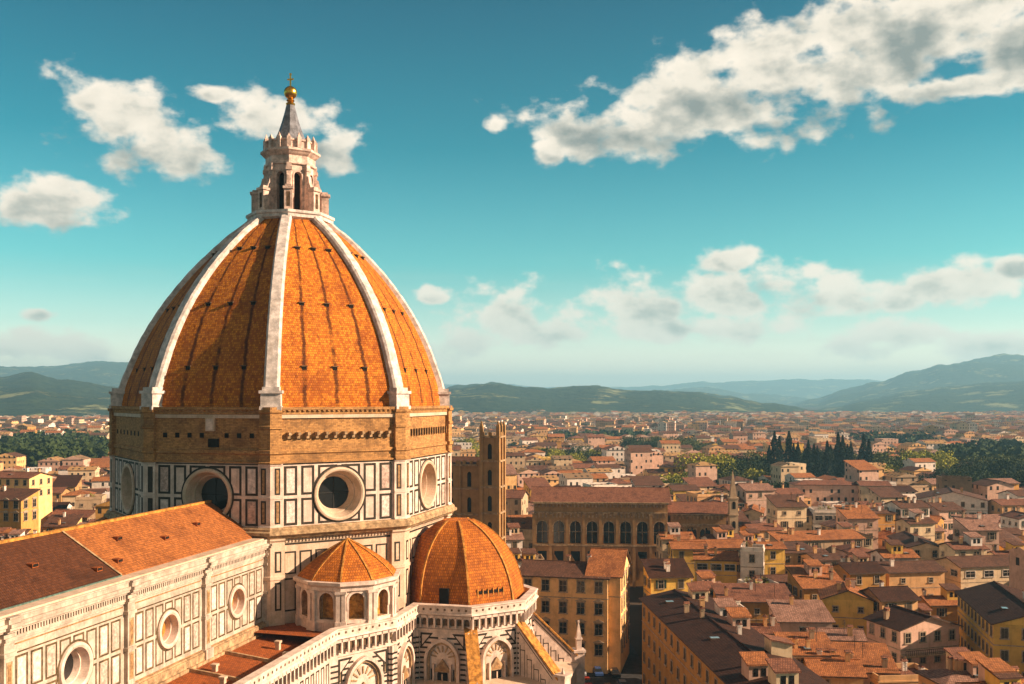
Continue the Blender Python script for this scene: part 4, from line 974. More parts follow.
def house(cx, cy, w, d, rz, z, kind='gable', wall='cream', roof='rust', words=None, slope=.32, win=True, style=None, floors=4, cat='house', clutter=1, wpitch=2.9, fh=3.7, reg=True, wx=0, name=None, group='houses of the old city', base=0, smallroof=False):
    nm = name or 'house'; o = thing(nm, None, cat, (cx, cy, base), rz, group); c_, s_ = cos(rz), sin(rz); dist = sqrt(cx*cx+cy*cy)
    near = dist < 430
    mb = MB(); P_ = lambda u, zz, q: V(u, q, zz); mb.box(P_, -w/2, w/2, 0, z-base, -d/2, d/2, 0)
    if near:                     # string course
        for k in (1,): mb.box(P_, -w/2-.06, w/2+.06, z-base-fh-.1, z-base-fh+.08, -d/2-.06, d/2+.06, 1)
    mb.build('wall', [(W if near and win else WF)[wall], M['stonefr']], o)
    rf = roof_mesh(w, d, kind, slope).build('roof', [RM[roof], M['eave'], (W if near else WF)[wall]], o, loc=(0, 0, z-base+.01))
    def sides():
        for (L, nx, ny, ox, oy, a) in ((w, 0, -1, 0, -d/2, 0), (d, 1, 0, w/2, 0, pi/2), (w, 0, 1, 0, d/2, pi), (d, -1, 0, -w/2, 0, -pi/2)):
            wxn, wyn = nx*c_-ny*s_, nx*s_+ny*c_
            fx, fy = cx+ox*c_-oy*s_, cy+ox*s_+oy*c_
            if wxn*(-fx)+wyn*(-fy) > 0: yield L, nx, ny, ox, oy, a
    if near and win:
        st0 = rnd.choice([0, 1, 1, 2, 3]) if style is None else style; cnt = 0
        for L, nx, ny, ox, oy, a in sides():
            n = max(1, int((L-1.2)/wpitch)); 
            if n > 22: n = 22
            for f in range(floors):
                zz = z-base-(fh*(f+1))+ (1.0 if f else 1.25)
                if zz < 1: break
                mz = WIN[4] if (f == 0 and rnd.random() < .5 and style is None) else WIN[st0]
                for i in range(n):
                    if style is None and rnd.random() < .16: continue
                    if cnt >= 96: break
                    u = (i+.5)/n*L-L/2; ca, sa = cos(a), sin(a)
                    m_ = mz if style is not None or rnd.random() < .8 else WIN[2]
                    share('window', m_, o, (ox+u*ca+nx*.01, oy+u*sa+ny*.01, zz), a); cnt += 1
    if near and clutter:
        for i in range(rnd.randint(1, 2+clutter)):
            x_, y_ = rnd.uniform(-w*.4, w*.4), rnd.uniform(-d*.38, d*.38); share('chimney', rnd.choice(CH), rf, (x_, y_, zroof(w, d, kind, slope, x_, y_)), rnd.choice([0, pi/2]))
        for q_ in range(rnd.choice([0, 1, 2])): x_, y_ = rnd.uniform(-w*.4, w*.4), rnd.uniform(-d*.3, d*.3); share('antenna', ANT, rf, (x_, y_, zroof(w, d, kind, slope, x_, y_)), rnd.uniform(0, 3))
        if clutter > 1 and w > 8 and d > 7:
            for i in range(rnd.randint(1, 2)): x_, y_ = rnd.uniform(-w*.32, w*.32), rnd.uniform(-d*.25, d*.2); share('dormer', rnd.choice(DRM), rf, (x_, y_, zroof(w, d, kind, slope, x_, y_)))
        if rnd.random() < .4 and kind != 'flat': x_, y_ = rnd.uniform(-w*.3, w*.3), -d*.25; share('skylight', SKL, rf, (x_, y_, zroof(w, d, kind, slope, x_, y_)))
        if kind == 'flat':
            for i in range(rnd.randint(2, 5)): share('potted_shrub', rnd.choice(PLT), rf, (rnd.uniform(-w*.4, w*.4), rnd.choice([-1, 1])*d*.38, .3), rnd.uniform(0, 6))
    FOOT.append((cx, cy, w/2, d/2, rz))
    ppx, ppy = PX+FOC*cx/cy, HY+(CAMZ-z)*FOC/cy
    if words: o['label'] = words
    else: HOUSES.append((ppx, ppy, max(w, d), o, wall, roof, kind, w))
    return o
def hs(px, py, z, w, d, rzdeg, **k):
    """house whose camera-side eave stands at a picture bearing / height"""
    Y = ground_y(py, z); X = (px-PX)/FOC*Y; rz = radians(rzdeg); return house(X-sin(rz)*d/2, Y+cos(rz)*d/2, w, d, rz, z, **k)

# ---------------- landmarks of the city
# arcaded palace
def palace(px0, px1, py, z, d, rzdeg, narch, words, zr=3.2, low=True):
    a0, a1 = (12.8, 7.6) if low else (9.6, 5.9)
    Y = ground_y(py, z); rz = radians(rzdeg); X0, X1 = (px0-PX)/FOC*Y, (px1-PX)/FOC*Y; w = (X1-X0)/cos(rz)
    cx, cy = (X0+X1)/2-sin(rz)*d/2, Y+cos(rz)*d/2; o = thing('palace', words, 'palace', (cx, cy, 0), rz); P_ = lambda u, zz, q: V(u, -d/2-q, zz)
    mb = MB(); st = w/narch
    for i in range(narch):
        u = -w/2+st*(i+.5)
        if low:
            mb.hole(P_, u-st/2, u+st/2, 0, z-14.2, 0, [(u-1.4, 5.5), (u+1.4, 5.5), (u+1.4, z-15.2), (u, z-15.2), (u-1.4, z-15.2), (u-1.4, 7), (u+1.4, 7)], 0)
        ar = arch(u, z-a0, 1.65, z-a1, 10)
        mb.hole(P_, u-st/2, u+st/2, z-14.2 if low else 0, z-3.2, 0, ar, 0); mb.loft([P_(a, b, 0) for a, b in ar], [P_(a, b, -1.2) for a, b in ar], 0)
        a2 = arch(u, z-a0, 2.0, z-a1, 10)
        for j in range(3, len(ar)-1): mb.prism(P_, [ar[j], ar[j+1], a2[j+1], a2[j]], 0, .15, 1)
        mb.box(P_, u-st/2-.45, u-st/2+.45, 0, z-3.6, 0, .35, 0); mb.box(P_, u-st/2-.6, u-st/2+.6, z-4.0, z-3.6, 0, .5, 1)
        if low: pass
    mb.box(P_, -w/2, w/2, z-3.2, z, -.3, 0, 0); mb.box(P_, -w/2, w/2, z-3.5, z-3.1, 0, .5, 1); mb.box(P_, -w/2-.3, w/2+.3, z-.6, z, 0, 1.1, 1); mb.box(P_, -w/2, w/2, z-13.6, z-13.1, 0, .4, 1)
    n = int(w/1.1)
    for i in range(n): mb.box(P_, -w/2+i*1.1+.25, -w/2+i*1.1+.75, z-1.6, z-.6, 0, .7, 1); mb.box(P_, -w/2+i*1.1+.2, -w/2+i*1.1+.8, z-4.9, z-3.5, 0, .25, 1)
    mb.box(P_, -w/2, w/2, 0, z, -d, -1.3, 2)
    mb.build('wall', [W['stone'], M['ledge'], W['ochre']], o)
    for i in range(narch):
        u = -w/2+st*(i+.5); gb = MB(); ar = arch(u, z-a0, 1.63, z-a1, 10); gb.prism(P_, ar, -1.15, -1.0, 0); gb.box(P_, u-.1, u+.1, z-a0, z-a1+1.4, -1, -.85, 1); gb.box(P_, u-1.6, u+1.6, z-a1-1.8, z-a1-1.6, -1, -.85, 1); gb.build('arched_window', [M['pane'], M['stonefr']], o)
        if low: gb = MB(); gb.box(P_, u-1.4, u+1.4, 5.5, z-15.2, -.8, -.5, 0); gb.build('window', M['hole'], o)
    roof_mesh(w, d, 'gable', zr/(d/2), 1.1).build('roof', [RM['rust'], M['eave'], W['ochre']], o, loc=(0, 0, z+.02))
    FOOT.append((cx, cy, w/2, d/2, rz)); return o
palace(534, 667, 502, 26, 16, -4, 8, 'long brown stone palace with eight tall arched windows under an orange roof', 3.6)
palace(671, 726, 514, 22, 14, -3, 4, 'lower arcaded wing with orange roof joined to the long brown palace', 2.8, False)
# gothic tower and church block
def gothic(px0, px1, py, Y, d, words, name, lanc, crown, wall='stone'):
    rz = radians(-13); X0, X1 = (px0-PX)/FOC*Y, (px1-PX)/FOC*Y; w = (X1-X0); z = CAMZ-(py-HY)/FOC*Y; cx, cy = (X0+X1)/2, Y+d/2
    o = thing(name, words, 'tower' if crown else 'church', (cx, cy, 0), rz); P_ = lambda u, zz, q: V(u, -d/2-q, zz); S_ = lambda u, zz, q: V(w/2+q, u, zz)
    mb = MB(); mb.box(P_, -w/2, w/2, 0, z, -d, 0, 0)
    for F_, L in ((P_, w), (S_, d)):
        for s_ in (-1, 0, 1): 
            if L < 6 and s_ == 0: continue
            mb.box(F_, s_*L/2-.45 if s_ else -.3, s_*L/2+.45 if s_ else .3, 0, z+(2.6 if crown else .8), -.4, .5, 0)
            if crown:
                A = [F_(s_*L/2-.45, z+2.6, -.4), F_(s_*L/2+.45, z+2.6, -.4), F_(s_*L/2+.45, z+2.6, .5), F_(s_*L/2-.45, z+2.6, .5)]; mb.loft(A, [F_(s_*L/2, z+4.2, .05)]*4, 0)
        for zz in [z-.5]+[z-7*i-7 for i in range(4)]: mb.box(F_, -L/2, L/2, zz, zz+.45, 0, .62, 1)
        n = int(L/1.0)
        for i in range(n): 
            if i % 2 == 0: mb.box(F_, -L/2+i, -L/2+i+.8, z, z+1.0, -.4, .3, 0)
    mb.build('wall', [W[wall], M['ledge']], o)
    for F_, L in ((P_, w), (S_, d)):
        for i in range(lanc):
            zz = z-6.2-7*i
            for u in ((-L/4, L/4) if L > 6 else (0,)): gb = MB(); gb.prism(F_, arch(u, zz, .55, zz+3.4, 6, .4), -.02, .06, 0); gb.build('lancet_window', M['hole'], o)
    if not crown: roof_mesh(w, d, 'gable', .3, .1).build('roof', [RM['brown'], M['eave'], W[wall]], o, loc=(0, 0, z-.4))
    FOOT.append((cx, cy, w/2, d/2, rz)); return o
gothic(484, 501, 436, 262, 6.5, 'tall brown gothic bell tower with pinnacles rising behind the tiled half dome', 'bell_tower', 4, True)
gothic(446, 484, 464, 268, 12, 'brown crenellated gothic church block between the great dome and the bell tower', 'church', 3, False)
# stone steeple
Y = 300; p = at(733, 533, Y); o = thing('steeple', 'slender pointed stone steeple at the right end of the arcaded wing', 'steeple', (p.x, Y, 0), 0)
mb = MB(); P_ = lambda u, zz, q: V(u, q, zz)
mb.box(P_, -1.3, 1.3, 0, 27, -1.3, 1.3); mb.box(P_, -1.5, 1.5, 22, 22.4, -1.5, 1.5); mb.box(P_, -1.5, 1.5, 27, 27.5, -1.5, 1.5); mb.build('shaft', W['beige'], o)
mb = MB(); mb.loft([V(-1.1, -1.1, 27.5), V(1.1, -1.1, 27.5), V(1.1, 1.1, 27.5), V(-1.1, 1.1, 27.5)], [V(-.1, -.1, 36)]*4); mb.build('spire', W['beige'], o)
mb = MB()
for zz in (18, 24): mb.prism(lambda u, z, q: V(u, -1.3-q, z), arch(0, zz, .5, zz+1.8, 6), -.02, .05)
mb.build('opening', M['hole'], o); FOOT.append((p.x, Y, 2, 2, 0))
# round building with a low conical roof
Y = ground_y(546, 15); p = at(998, 546, Y); o = thing('rotunda', 'round pale building with dark low conical roof at the right edge', 'round building', (p.x, Y+8, 0))
pts = [(9.5*cos(2*pi*k/24), 9.5*sin(2*pi*k/24)) for k in range(24)]
mb = MB(); sweep(mb, pts, [(0, 0), (0, 15), (.5, 15.1), (.5, 15.7), (0, 15.8)], True); mb.build('wall', W['cream'], o)
mb = MB(); sweep(mb, pts, [(.9, 15.6), (.9, 15.85), (-2, 17.6), (-5, 19.2), (-8, 20.2), (-8, 21.3), (-9.4, 21.6)], True); mb.build('roof', RM['brown'], o)
for k in range(13, 24): 
    a = 2*pi*(k+.5)/24; share('window', WIN[0], o, (9.46*cos(a), 9.46*sin(a), 11.5), a+pi/2)
FOOT.append((p.x, Y+8, 10, 10, 0))

# ---------------- hand-placed houses (picture bearing, eave height)
hs(563, 577, 20, 19, 14, -13, kind='gable', wall='apricot', roof='brown', words='large peach palazzo with pedimented windows beside the dark street, nearest the half dome', slope=.28, style=5, floors=4, wpitch=3.3, fh=4.3, clutter=1, cat='palazzo', name='palazzo')
hs(604, 576, 20.4, 7, 17, -13, kind='gable', wall='apricot', roof='orange', words='narrow bright end house with orange roof, right end of the peach palazzo', slope=.5, style=5, floors=4, wpitch=3.3, fh=4.3, clutter=0)
hs(516, 528, 17, 13, 12, -13, kind='gable', wall='cream', roof='orange', words='low cream house with orange roof just right of the bell tower', slope=.38)
hs(506, 498, 20, 12, 12, -13, kind='gable', wall='beige', roof='rust', words='small beige house with rust roof between bell tower and long palace', slope=.38)
# long block with dark roof beside the street
LZ = 19.0; rz = radians(4.5); d_ = 96; w_ = 13
house(25.9+6.2+.075*48-.2, 190-48, w_, d_, rz, LZ, 'side', 'ochre', 'dark brown', 'very long ochre block with dark brown roof running beside the dark street', .22, True, 2, 4, 'apartment block', 2, 3.0, 4.2, name='apartment_block')
lb_ = [o for o in bpy.data.objects if o.name.startswith('apartment_block')][0]; lbr = [o for o in lb_.children if o.name.startswith('roof')][0]
for (x_, y_, me_, nm_) in ((-3.0, 40, SKL, 'skylight'), (-2.6, 12, SKL, 'skylight'), (3.2, 43, DRM[0], 'dormer'), (4.6, 30, DRM[3], 'dormer'), (4.4, 22, DRM[1], 'dormer'), (4.8, 4, DRM[0], 'dormer'), (-1, 25, CH[0], 'chimney'), (2, 14, CH[2], 'chimney'), (-2, -4, CH[1], 'chimney'), (1.5, 34, CH[1], 'chimney')):
    share(nm_, me_, lbr, (x_, y_, (6.5-abs(x_))*.22+.2), rnd.choice([0, pi/2]))
hs(671, 577, 18.5, 9, 7, 6, kind='shed', wall='yellow', roof='dark brown', words='small yellow house with dark roof at the far end of the long dark roof', slope=.35)
hs(716, 560, 18, 10, 8, -10, kind='gable', wall='yellow', roof='orange', words='yellow house with bright orange roof and a strip of dark windows, behind the long block', slope=.34, style=6, floors=1)
hs(752, 552, 20.5, 5.5, 6, -16, kind='flat', wall='white', roof='rust', words='narrow tall white house standing between two yellow houses')
hs(773, 549, 20, 6, 7, 2, kind='gable', wall='yellow', roof='orange', words='tall narrow yellow house right of the white one', slope=.3)
hs(800, 553, 18, 10, 10, 8, kind='shed', wall='beige', roof='brown', words='beige house with two square windows right of the tall yellow one', slope=.1, style=0, floors=3)
hs(712, 548, 18, 19, 9, 4, kind='gable', wall='peach', roof='orange', words='long peach house with orange roof in front of the arcaded wing', slope=.3)
hs(690, 549, 18, 9, 8, 0, kind='gable', wall='yellow', roof='orange', words='little yellow house with orange roof near the palace foot', slope=.3)
hs(834, 560, 17.5, 9, 9, 10, kind='gable', wall='pink', roof='brown', words='lilac pink house with a row of three dark windows and brown roof', slope=.2, style=0, floors=3, wpitch=2.2)
hs(792, 583, 14.5, 15, 7, 11, kind='gable', wall='beige', roof='brown', words='low house with long brown roof above a planted terrace', slope=.34)
hs(848, 600, 16, 10, 9, -14, kind='side', wall='yellow', roof='orange', words='deep yellow house with orange roof and blank gable, centre of the right quarter', slope=.38, style=4, floors=2, wpitch=4)
hs(757, 602, 15.5, 15, 9, -2, kind='shed', wall='ochre', roof='rust', words='ochre house with a long blank wall behind the roof terraces', slope=.2, style=4, floors=1, wpitch=7)
hs(806, 622, 15, 10, 9, -2, kind='shed', wall='pink', roof='dusty red', words='pink house with one wide window above the small red-roofed house', slope=.22, style=6, floors=2, wpitch=5)
hs(765, 633, 15.5, 5, 5, -4, kind='gable', wall='white', roof='rust', words='tiny white house with rust roof beside the long dark roof', slope=.35, style=4, floors=2)
hs(735, 615, 16.5, 5, 6, 4, kind='flat', wall='clutter' if 'clutter' in W else 'white', roof='dusty red', words='small white roof terrace with plants at the edge of the long dark roof')
hs(812, 655, 14.5, 8, 7, 0, kind='shed', wall='white', roof='orange', words='low white house with orange lean-to roof near the bottom, beside the long roof', slope=.25)
hs(868, 573, 17.5, 9, 9, 11, kind='gable', wall='ochre', roof='dark brown', words='ochre house with dark brown roof and two square windows left of the pink row', slope=.34, style=0, floors=4, wpitch=3.6)
hs(917, 572, 17, 14, 10, 8, kind='gable', wall='peach', roof='brown', words='wide peach house with brown roof and few windows, right of centre', slope=.3, style=4, floors=2, wpitch=5)
hs(900, 600, 16.5, 8, 9, 10, kind='gable', wall='peach', roof='dark brown', words='peach house with dark roof overlooking the terrace house', slope=.36)
tr = hs(930, 628, 15, 13, 10, 16, kind='side', wall='pink', roof='dark brown', words='pink terrace house with double dark roof and a railed balcony across its front', slope=.30, style=0, floors=4, wpitch=2.6, cat='house')
hs(1037, 626, 18, 14, 29, -13, kind='side', wall='yellow', roof='dark brown', words='tall deep yellow building with dark brown roof at the right edge', slope=.32, style=2, floors=4, wpitch=2.6, cat='building')
hs(998, 566, 17.5, 20, 10, 11, kind='gable', wall='cream', roof='brown', words='long cream building with brown roof and square dark windows below the rotunda', slope=.3, style=6, floors=2, wpitch=4.2)
hs(926, 548, 17.5, 9, 22, -8, kind='side', wall='cream', roof='brown', words='long cream building seen end-on with sunlit side and brown roof, left of the rotunda', slope=.3, style=0, floors=3)
hs(868, 672, 13, 9, 8, -6, kind='shed', wall='pink', roof='orange', words='pink house with orange lean-to roof near the bottom edge', slope=.3, style=6, floors=1, wpitch=3.5)
hs(838, 676, 13, 8, 9, -6, kind='gable', wall='peach', roof='orange', words='peach house with orange roof at the bottom, left of the pink lean-to', slope=.3)
hs(838, 640, 14.5, 9, 7, -8, kind='gable', wall='white', roof='dusty red', words='white house with dusty red roof under the deep yellow gable', slope=.3, style=6, floors=1, wpitch=4)
hs(908, 682, 12, 10, 7, 6, kind='flat', wall='peach', roof='rust', words='peach roof terrace crowded with yellowing shrubs at the bottom edge')
hs(822, 540, 18, 26, 6, 12, kind='shed', wall='beige', roof='orange', words='long low building with one straight orange roof across the quarter', slope=.25)
hs(838, 513, 19, 16, 9, -3, kind='flat', wall='white', roof='rust', words='white flat-roofed house with a planted terrace in mid distance', style=6, floors=2)
hs(797, 515, 18, 10, 9, -4, kind='gable', wall='cream', roof='rust', words='cream house with rust roof left of the white flat-roofed one', slope=.3)
hs(828, 485, 19, 29, 11, -2, kind='hip', wall='pink', roof='rust', words='wide pink palazzo below the cypress trees', slope=.28, floors=3, cat='palazzo', name='palazzo')
hs(876, 486, 19, 13, 11, -4, kind='gable', wall='cream', roof='rust', words='cream palazzo adjoining the wide pink one', slope=.28, floors=3, cat='palazzo', name='palazzo')
hs(893, 519, 17, 28, 9, -38, kind='gable', wall='ochre', roof='orange', words='long sunlit ochre building with orange roof set diagonally right of centre', slope=.3)
hs(957, 480, 23, 12, 10, -10, kind='flat', wall='brown', roof='brown', words='square brown brick tower-like block at the right', cat='building')
hs(953, 500, 19, 24, 20, -20, kind='side', wall='white', roof='brown', words='large white pedimented building with brown roof at the right', slope=.25, cat='building')
hs(752, 513, 18, 7, 16, -16, kind='side', wall='cream', roof='orange', words='bright cream church front with orange roof right of the steeple', slope=.35)
# far left buildings beyond the nave
hs(8, 478, 30, 17, 12, -12, kind='gable', wall='apricot', roof='rust', words='tall apricot building top at the left edge beyond the nave', cat='building', style=0, floors=2, slope=.25)
hs(-4, 500, 26, 18, 8, -12, kind='shed', wall='ochre', roof='brown', words='lower ochre block with cornice at the left edge', cat='building', style=5, floors=2)
hs(68, 517, 16, 15, 10, -10, kind='gable', wall='brown', roof='rust', words='brown house with broad rust roof just left of the drum', slope=.35)
hs(92, 463, 16, 46, 16, -6, kind='hip', wall='peach', roof='orange', words='long peach villa with orange roof before the dark wood on the left', slope=.3, cat='villa')
hs(713, 458, 20, 46, 18, -4, kind='hip', wall='brown', roof='rust', words='big square brown palace among the trees in the distance', slope=.2, cat='palace')

# balcony of the terrace house
w_, d_ = 13, 10; bb = MB(); Fr = lambda u, z, q: V(u, -d_/2-q, z)
bb.box(Fr, -w_/2, w_/2, 10.2, 10.5, 0, 1.6, 0)
bb.box(Fr, -w_/2, w_/2, 11.4, 11.48, 1.5, 1.56, 1)
for i in range(28): bb.box(Fr, -w_/2+i*w_/28, -w_/2+i*w_/28+.05, 10.5, 11.4, 1.5, 1.55, 1)
bb.build('balcony', [M['ledge'], M['iron']], tr)

# ---------------- procedural fill
def inside(x, y, pad=0):
    for (cx, cy, a, b, rz) in FOOT:
        dx, dy = x-cx, y-cy
        if abs(dx) > a+b+pad+9 or abs(dy) > a+b+pad+9: continue
        u, v = dx*cos(rz)+dy*sin(rz), -dx*sin(rz)+dy*cos(rz)
        if abs(u) < a+pad and abs(v) < b+pad: return True
    return False
def blocked(x, y, m):
    l = w2l(x, y)
    if -45 < l.x < 62 and -150 < l.y < 62: return True
    if y < 130: return True
    if 146 < y < 182 and (872-PX)/FOC*y < x < (978-PX)/FOC*y: return True
    if 205 < y < 305 and (540-PX)/FOC*y < x < (662-PX)/FOC*y: return True
    if 110 < y < 290 and 6 < x < 31+.075*(196-y): return True       # street
    return False
PARK = [  # px, base py, rx px, ry px : wooded ground, kept free of houses
 (815, 489, 66, 13), (905, 485, 52, 12), (985, 505, 52, 15), (733, 500, 34, 13), (774, 516, 24, 8), (680, 509, 24, 8), (50, 470, 85, 17), (1000, 474, 60, 14), (262, 478, 60, 12),
 (570, 474, 36, 6), (660, 461, 44, 7), (478, 470, 22, 9), (900, 454, 60, 5), (600, 446, 60, 3.5), (1010, 512, 30, 8)]
def parked(x, y):
    px, py = PX+FOC*x/y, HY+CAMZ*FOC/y
    return any(((px-a)/c)**2+((py-b)/d)**2 < 1 for a, b, c, d in PARK)
wk = list(WC); wwt = [4, 2, 3, 11, 13, 22, 7, 5, 1, 1]; rk = list(RC_); rwt = [3, 6, 7, 3, 8]
cands = []
def district(y0, y1, cell, th0, seed, keep=.93):
    r_ = random.Random(seed); n = int(y1*.95/cell)+3
    th = radians(th0); cs, sn = cos(th), sin(th)
    for i in range(-n*2, n*2):
        for j in range(-4, int(y1*1.3/cell)+n):
            jj = j*1.0
            gx = i*cell+(i//3)*cell*.30; gy = jj*cell+(j//2)*cell*.35
            gx += r_.uniform(-.10, .10)*cell; gy += r_.uniform(-.10, .10)*cell
            x, y = gx*cs-gy*sn, gx*sn+gy*cs
            a = r_.random()
            if not (y0 <= y < y1) or abs(x) > y*.60+15: continue
            if a > keep: continue
            w, d = cell*r_.uniform(.85, 1.12), cell*r_.uniform(.75, 1.05)
            cands.append((x, y, w, d, th+(pi/2 if r_.random() < .35 else 0)+radians(r_.uniform(-4, 4)), cell, r_.uniform(8.0, 18.5) if r_.random() < .92 else r_.uniform(18, 24), r_.choices(['gable', 'side', 'hip', 'shed', 'flat'], [8, 4, 3, 4, 2.2])[0], r_.choices(wk, wwt)[0], r_.choices(rk, rwt)[0]))
district(130, 330, 9.6, 7, 1, .96); district(330, 620, 12, 12, 2, .95); district(620, 1150, 14.5, 9, 3, .95); district(1150, 2000, 24, -14, 4, .93); district(2000, 3050, 36, 6, 5, .9)
cands.sort(key=lambda c: c[1])
count = len([o for o in bpy.data.objects if o.get('category')])
stuff = MB(); FK = list(WF.values())+list(RM.values()); nind = 0
def far_house(x, y, w, d, rz, z, kind, wi, ri):
    c_, s_ = cos(rz), sin(rz); a, b = w/2, d/2; T_ = lambda u, v, zz: V(x+u*c_-v*s_, y+u*s_+v*c_, zz)
    q = [T_(-a, -b, 0), T_(a, -b, 0), T_(a, b, 0), T_(-a, b, 0)]; t_ = [V(p.x, p.y, z) for p in q]; stuff.loft(q, t_, wi)
    o_ = .5; h = min(a, b)*.34; e = [T_(-a-o_, -b-o_, z-.1), T_(a+o_, -b-o_, z-.1), T_(a+o_, b+o_, z-.1), T_(-a-o_, b+o_, z-.1)]
    if kind == 'flat': stuff.face(t_, wi); return
    if a >= b: p0, p1 = T_(-a-o_ if kind != 'hip' else -(a-b), 0, z+h), T_(a+o_ if kind != 'hip' else (a-b), 0, z+h); stuff.face([e[0], e[1], p1, p0], ri); stuff.face([e[2], e[3], p0, p1], ri); stuff.face([e[1], e[2], p1], ri if kind == 'hip' else wi); stuff.face([e[3], e[0], p0], ri if kind == 'hip' else wi)
    else: p0, p1 = T_(0, -b-o_ if kind != 'hip' else -(b-a), z+h), T_(0, b+o_ if kind != 'hip' else (b-a), z+h); stuff.face([e[1], e[2], p1, p0], ri); stuff.face([e[3], e[0], p0, p1], ri); stuff.face([e[0], e[1], p0], ri if kind == 'hip' else wi); stuff.face([e[2], e[3], p1], ri if kind == 'hip' else wi)
for (x, y, w, d, rz, cell, z, kind, wl, rf) in cands:
    if blocked(x, y, 3) or (y < 1200 and inside(x, y, 4.5 if y < 700 else 6)) or parked(x, y): continue
    px = PX+FOC*x/y
    if nind < 262 and -12 < px < 1036 and not (105 < px < 440):
        sh = .30 if kind != 'flat' else 0
        ang = rz
        while ang > pi/4: ang -= pi/2; w, d = d, w
        house(x, y, w, d, ang, z, kind, wl, rf, slope=.3, clutter=1 if y > 300 else 2, floors=3); nind += 1
    else:
        if y > 2000: z *= .8
        n_ = 1 if y < 1150 else (2 if y < 2000 else 3)
        for q in range(n_):
            ox, oy = ((q-(n_-1)/2)*cell*.45, rnd.uniform(-.2, .2)*cell) if n_ > 1 else (0, 0)
            f = 1 if n_ == 1 else (.55 if n_ == 2 else .42)
            far_house(x+ox, y+oy, w*f*1.1, d*(1 if n_ == 1 else .6), rz, z*rnd.uniform(.8, 1.1), kind, wk.index(rnd.choices(wk, wwt)[0]), 8+rk.index(rf if rnd.random() < .5 else rnd.choices(rk, rwt)[0]))
tag(stuff.build('distant_city', FK), 'mass of distant rust and cream houses covering the plain up to the hills', 'city', kind='stuff')

# distant towers and large blocks that stand out
for (px, py, Y, w, d, words, wl) in ((978, 415, 3300, 46, 20, 'tall white apartment slab far away at the right foot of the mountains', 'white'), (996, 421, 3000, 90, 18, 'long pale block on the plain at far right', 'cream'), (653, 418, 3000, 9, 9, 'thin church tower far off left of centre on the plain', 'beige'), (855, 412, 3600, 30, 16, 'pale block rising from the distant roofs below the pass', 'white'), (1013, 432, 1900, 90, 22, 'wide pale factory-like building at the right edge of the plain', 'pink')):
    z = CAMZ-(py-HY)/FOC*Y; o = thing('distant_tower' if w < 12 else 'apartment_building', words, 'tower' if w < 12 else 'apartment building', ((px-PX)/FOC*Y, Y, 0))
    mb = MB(); mb.box(lambda u, zz, q: V(u, q, zz), -w/2, w/2, 0, z, -d/2, d/2); mb.build('wall', WF[wl], o); roof_mesh(w, d, 'hip', .3 if w > 12 else 1.6).build('roof', [RM['rust'], M['eave'], WF[wl]], o, loc=(0, 0, z))

# villa on the hilltop at the left
Y = 3900; p = at(34, 379, Y); o = thing('hill_villa', 'pale towered villa on the crest of the near left hill', 'villa', (p.x, Y, p.z-12))
mb = MB(); P_ = lambda u, zz, q: V(u, q, zz); mb.box(P_, -32, 26, -14, 15, -10, 10); mb.box(P_, -6, 10, 15, 30, -7, 7); mb.build('wall', WF['peach'], o); mb = roof_mesh(58, 20, 'hip', .35); mb.build('roof', [RM['rust'], M['eave'], WF['peach']], o, loc=(-3, 0, 15))

# ---------------- labels for the procedural houses
LM = [(735, 500, 'the stone steeple'), (600, 500, 'the long arcaded palace'), (820, 465, 'the cypress grove'), (998, 540, 'the round building'), (990, 620, 'the tall deep yellow building'), (930, 640, 'the pink terrace house'), (740, 640, 'the long dark roof'), (560, 590, 'the peach palazzo'), (492, 470, 'the gothic bell tower'), (828, 500, 'the wide pink palazzo'), (848, 610, 'the deep yellow gable'), (60, 460, 'the dark wood'), (10, 490, 'the ochre block'), (953, 500, 'the white pedimented building'), (720, 470, 'the distant brown palace')]
RN = {'gable': 'gabled', 'side': 'gabled', 'hip': 'hipped', 'shed': 'lean-to', 'flat': 'flat'}
bag = {}
for h in HOUSES:
    px, py, s_, o, wl, rf, kd_, w = h
    lm = min(LM, key=lambda q: ((q[0]-px)/1.6)**2+(q[1]-py)**2); dx, dy = px-lm[0], py-lm[1]
    rel = ('right of' if dx > 0 else 'left of') if abs(dx) > abs(dy)*1.4 else ('behind' if dy < 0 else 'in front of')
    base_ = '%s %s house with %s %s roof %s %s' % ('small' if s_ < 13 else 'wide', wl, rf if kd_ != 'flat' else 'terraced', RN[kd_], rel, lm[2])
    bag.setdefault(base_, []).append(h)
ORD = ['first', 'second', 'third', 'fourth', 'fifth', 'sixth', 'seventh', 'eighth', 'ninth', 'tenth', 'eleventh', 'twelfth']
for b_, L in bag.items():
    L.sort(key=lambda h: h[0])
    for i, h in enumerate(L): h[3]['label'] = b_ if len(L) == 1 else b_+(', leftmost' if i == 0 else (', rightmost' if i == len(L)-1 else ', %s from left' % ORD[min(i, 11)]))

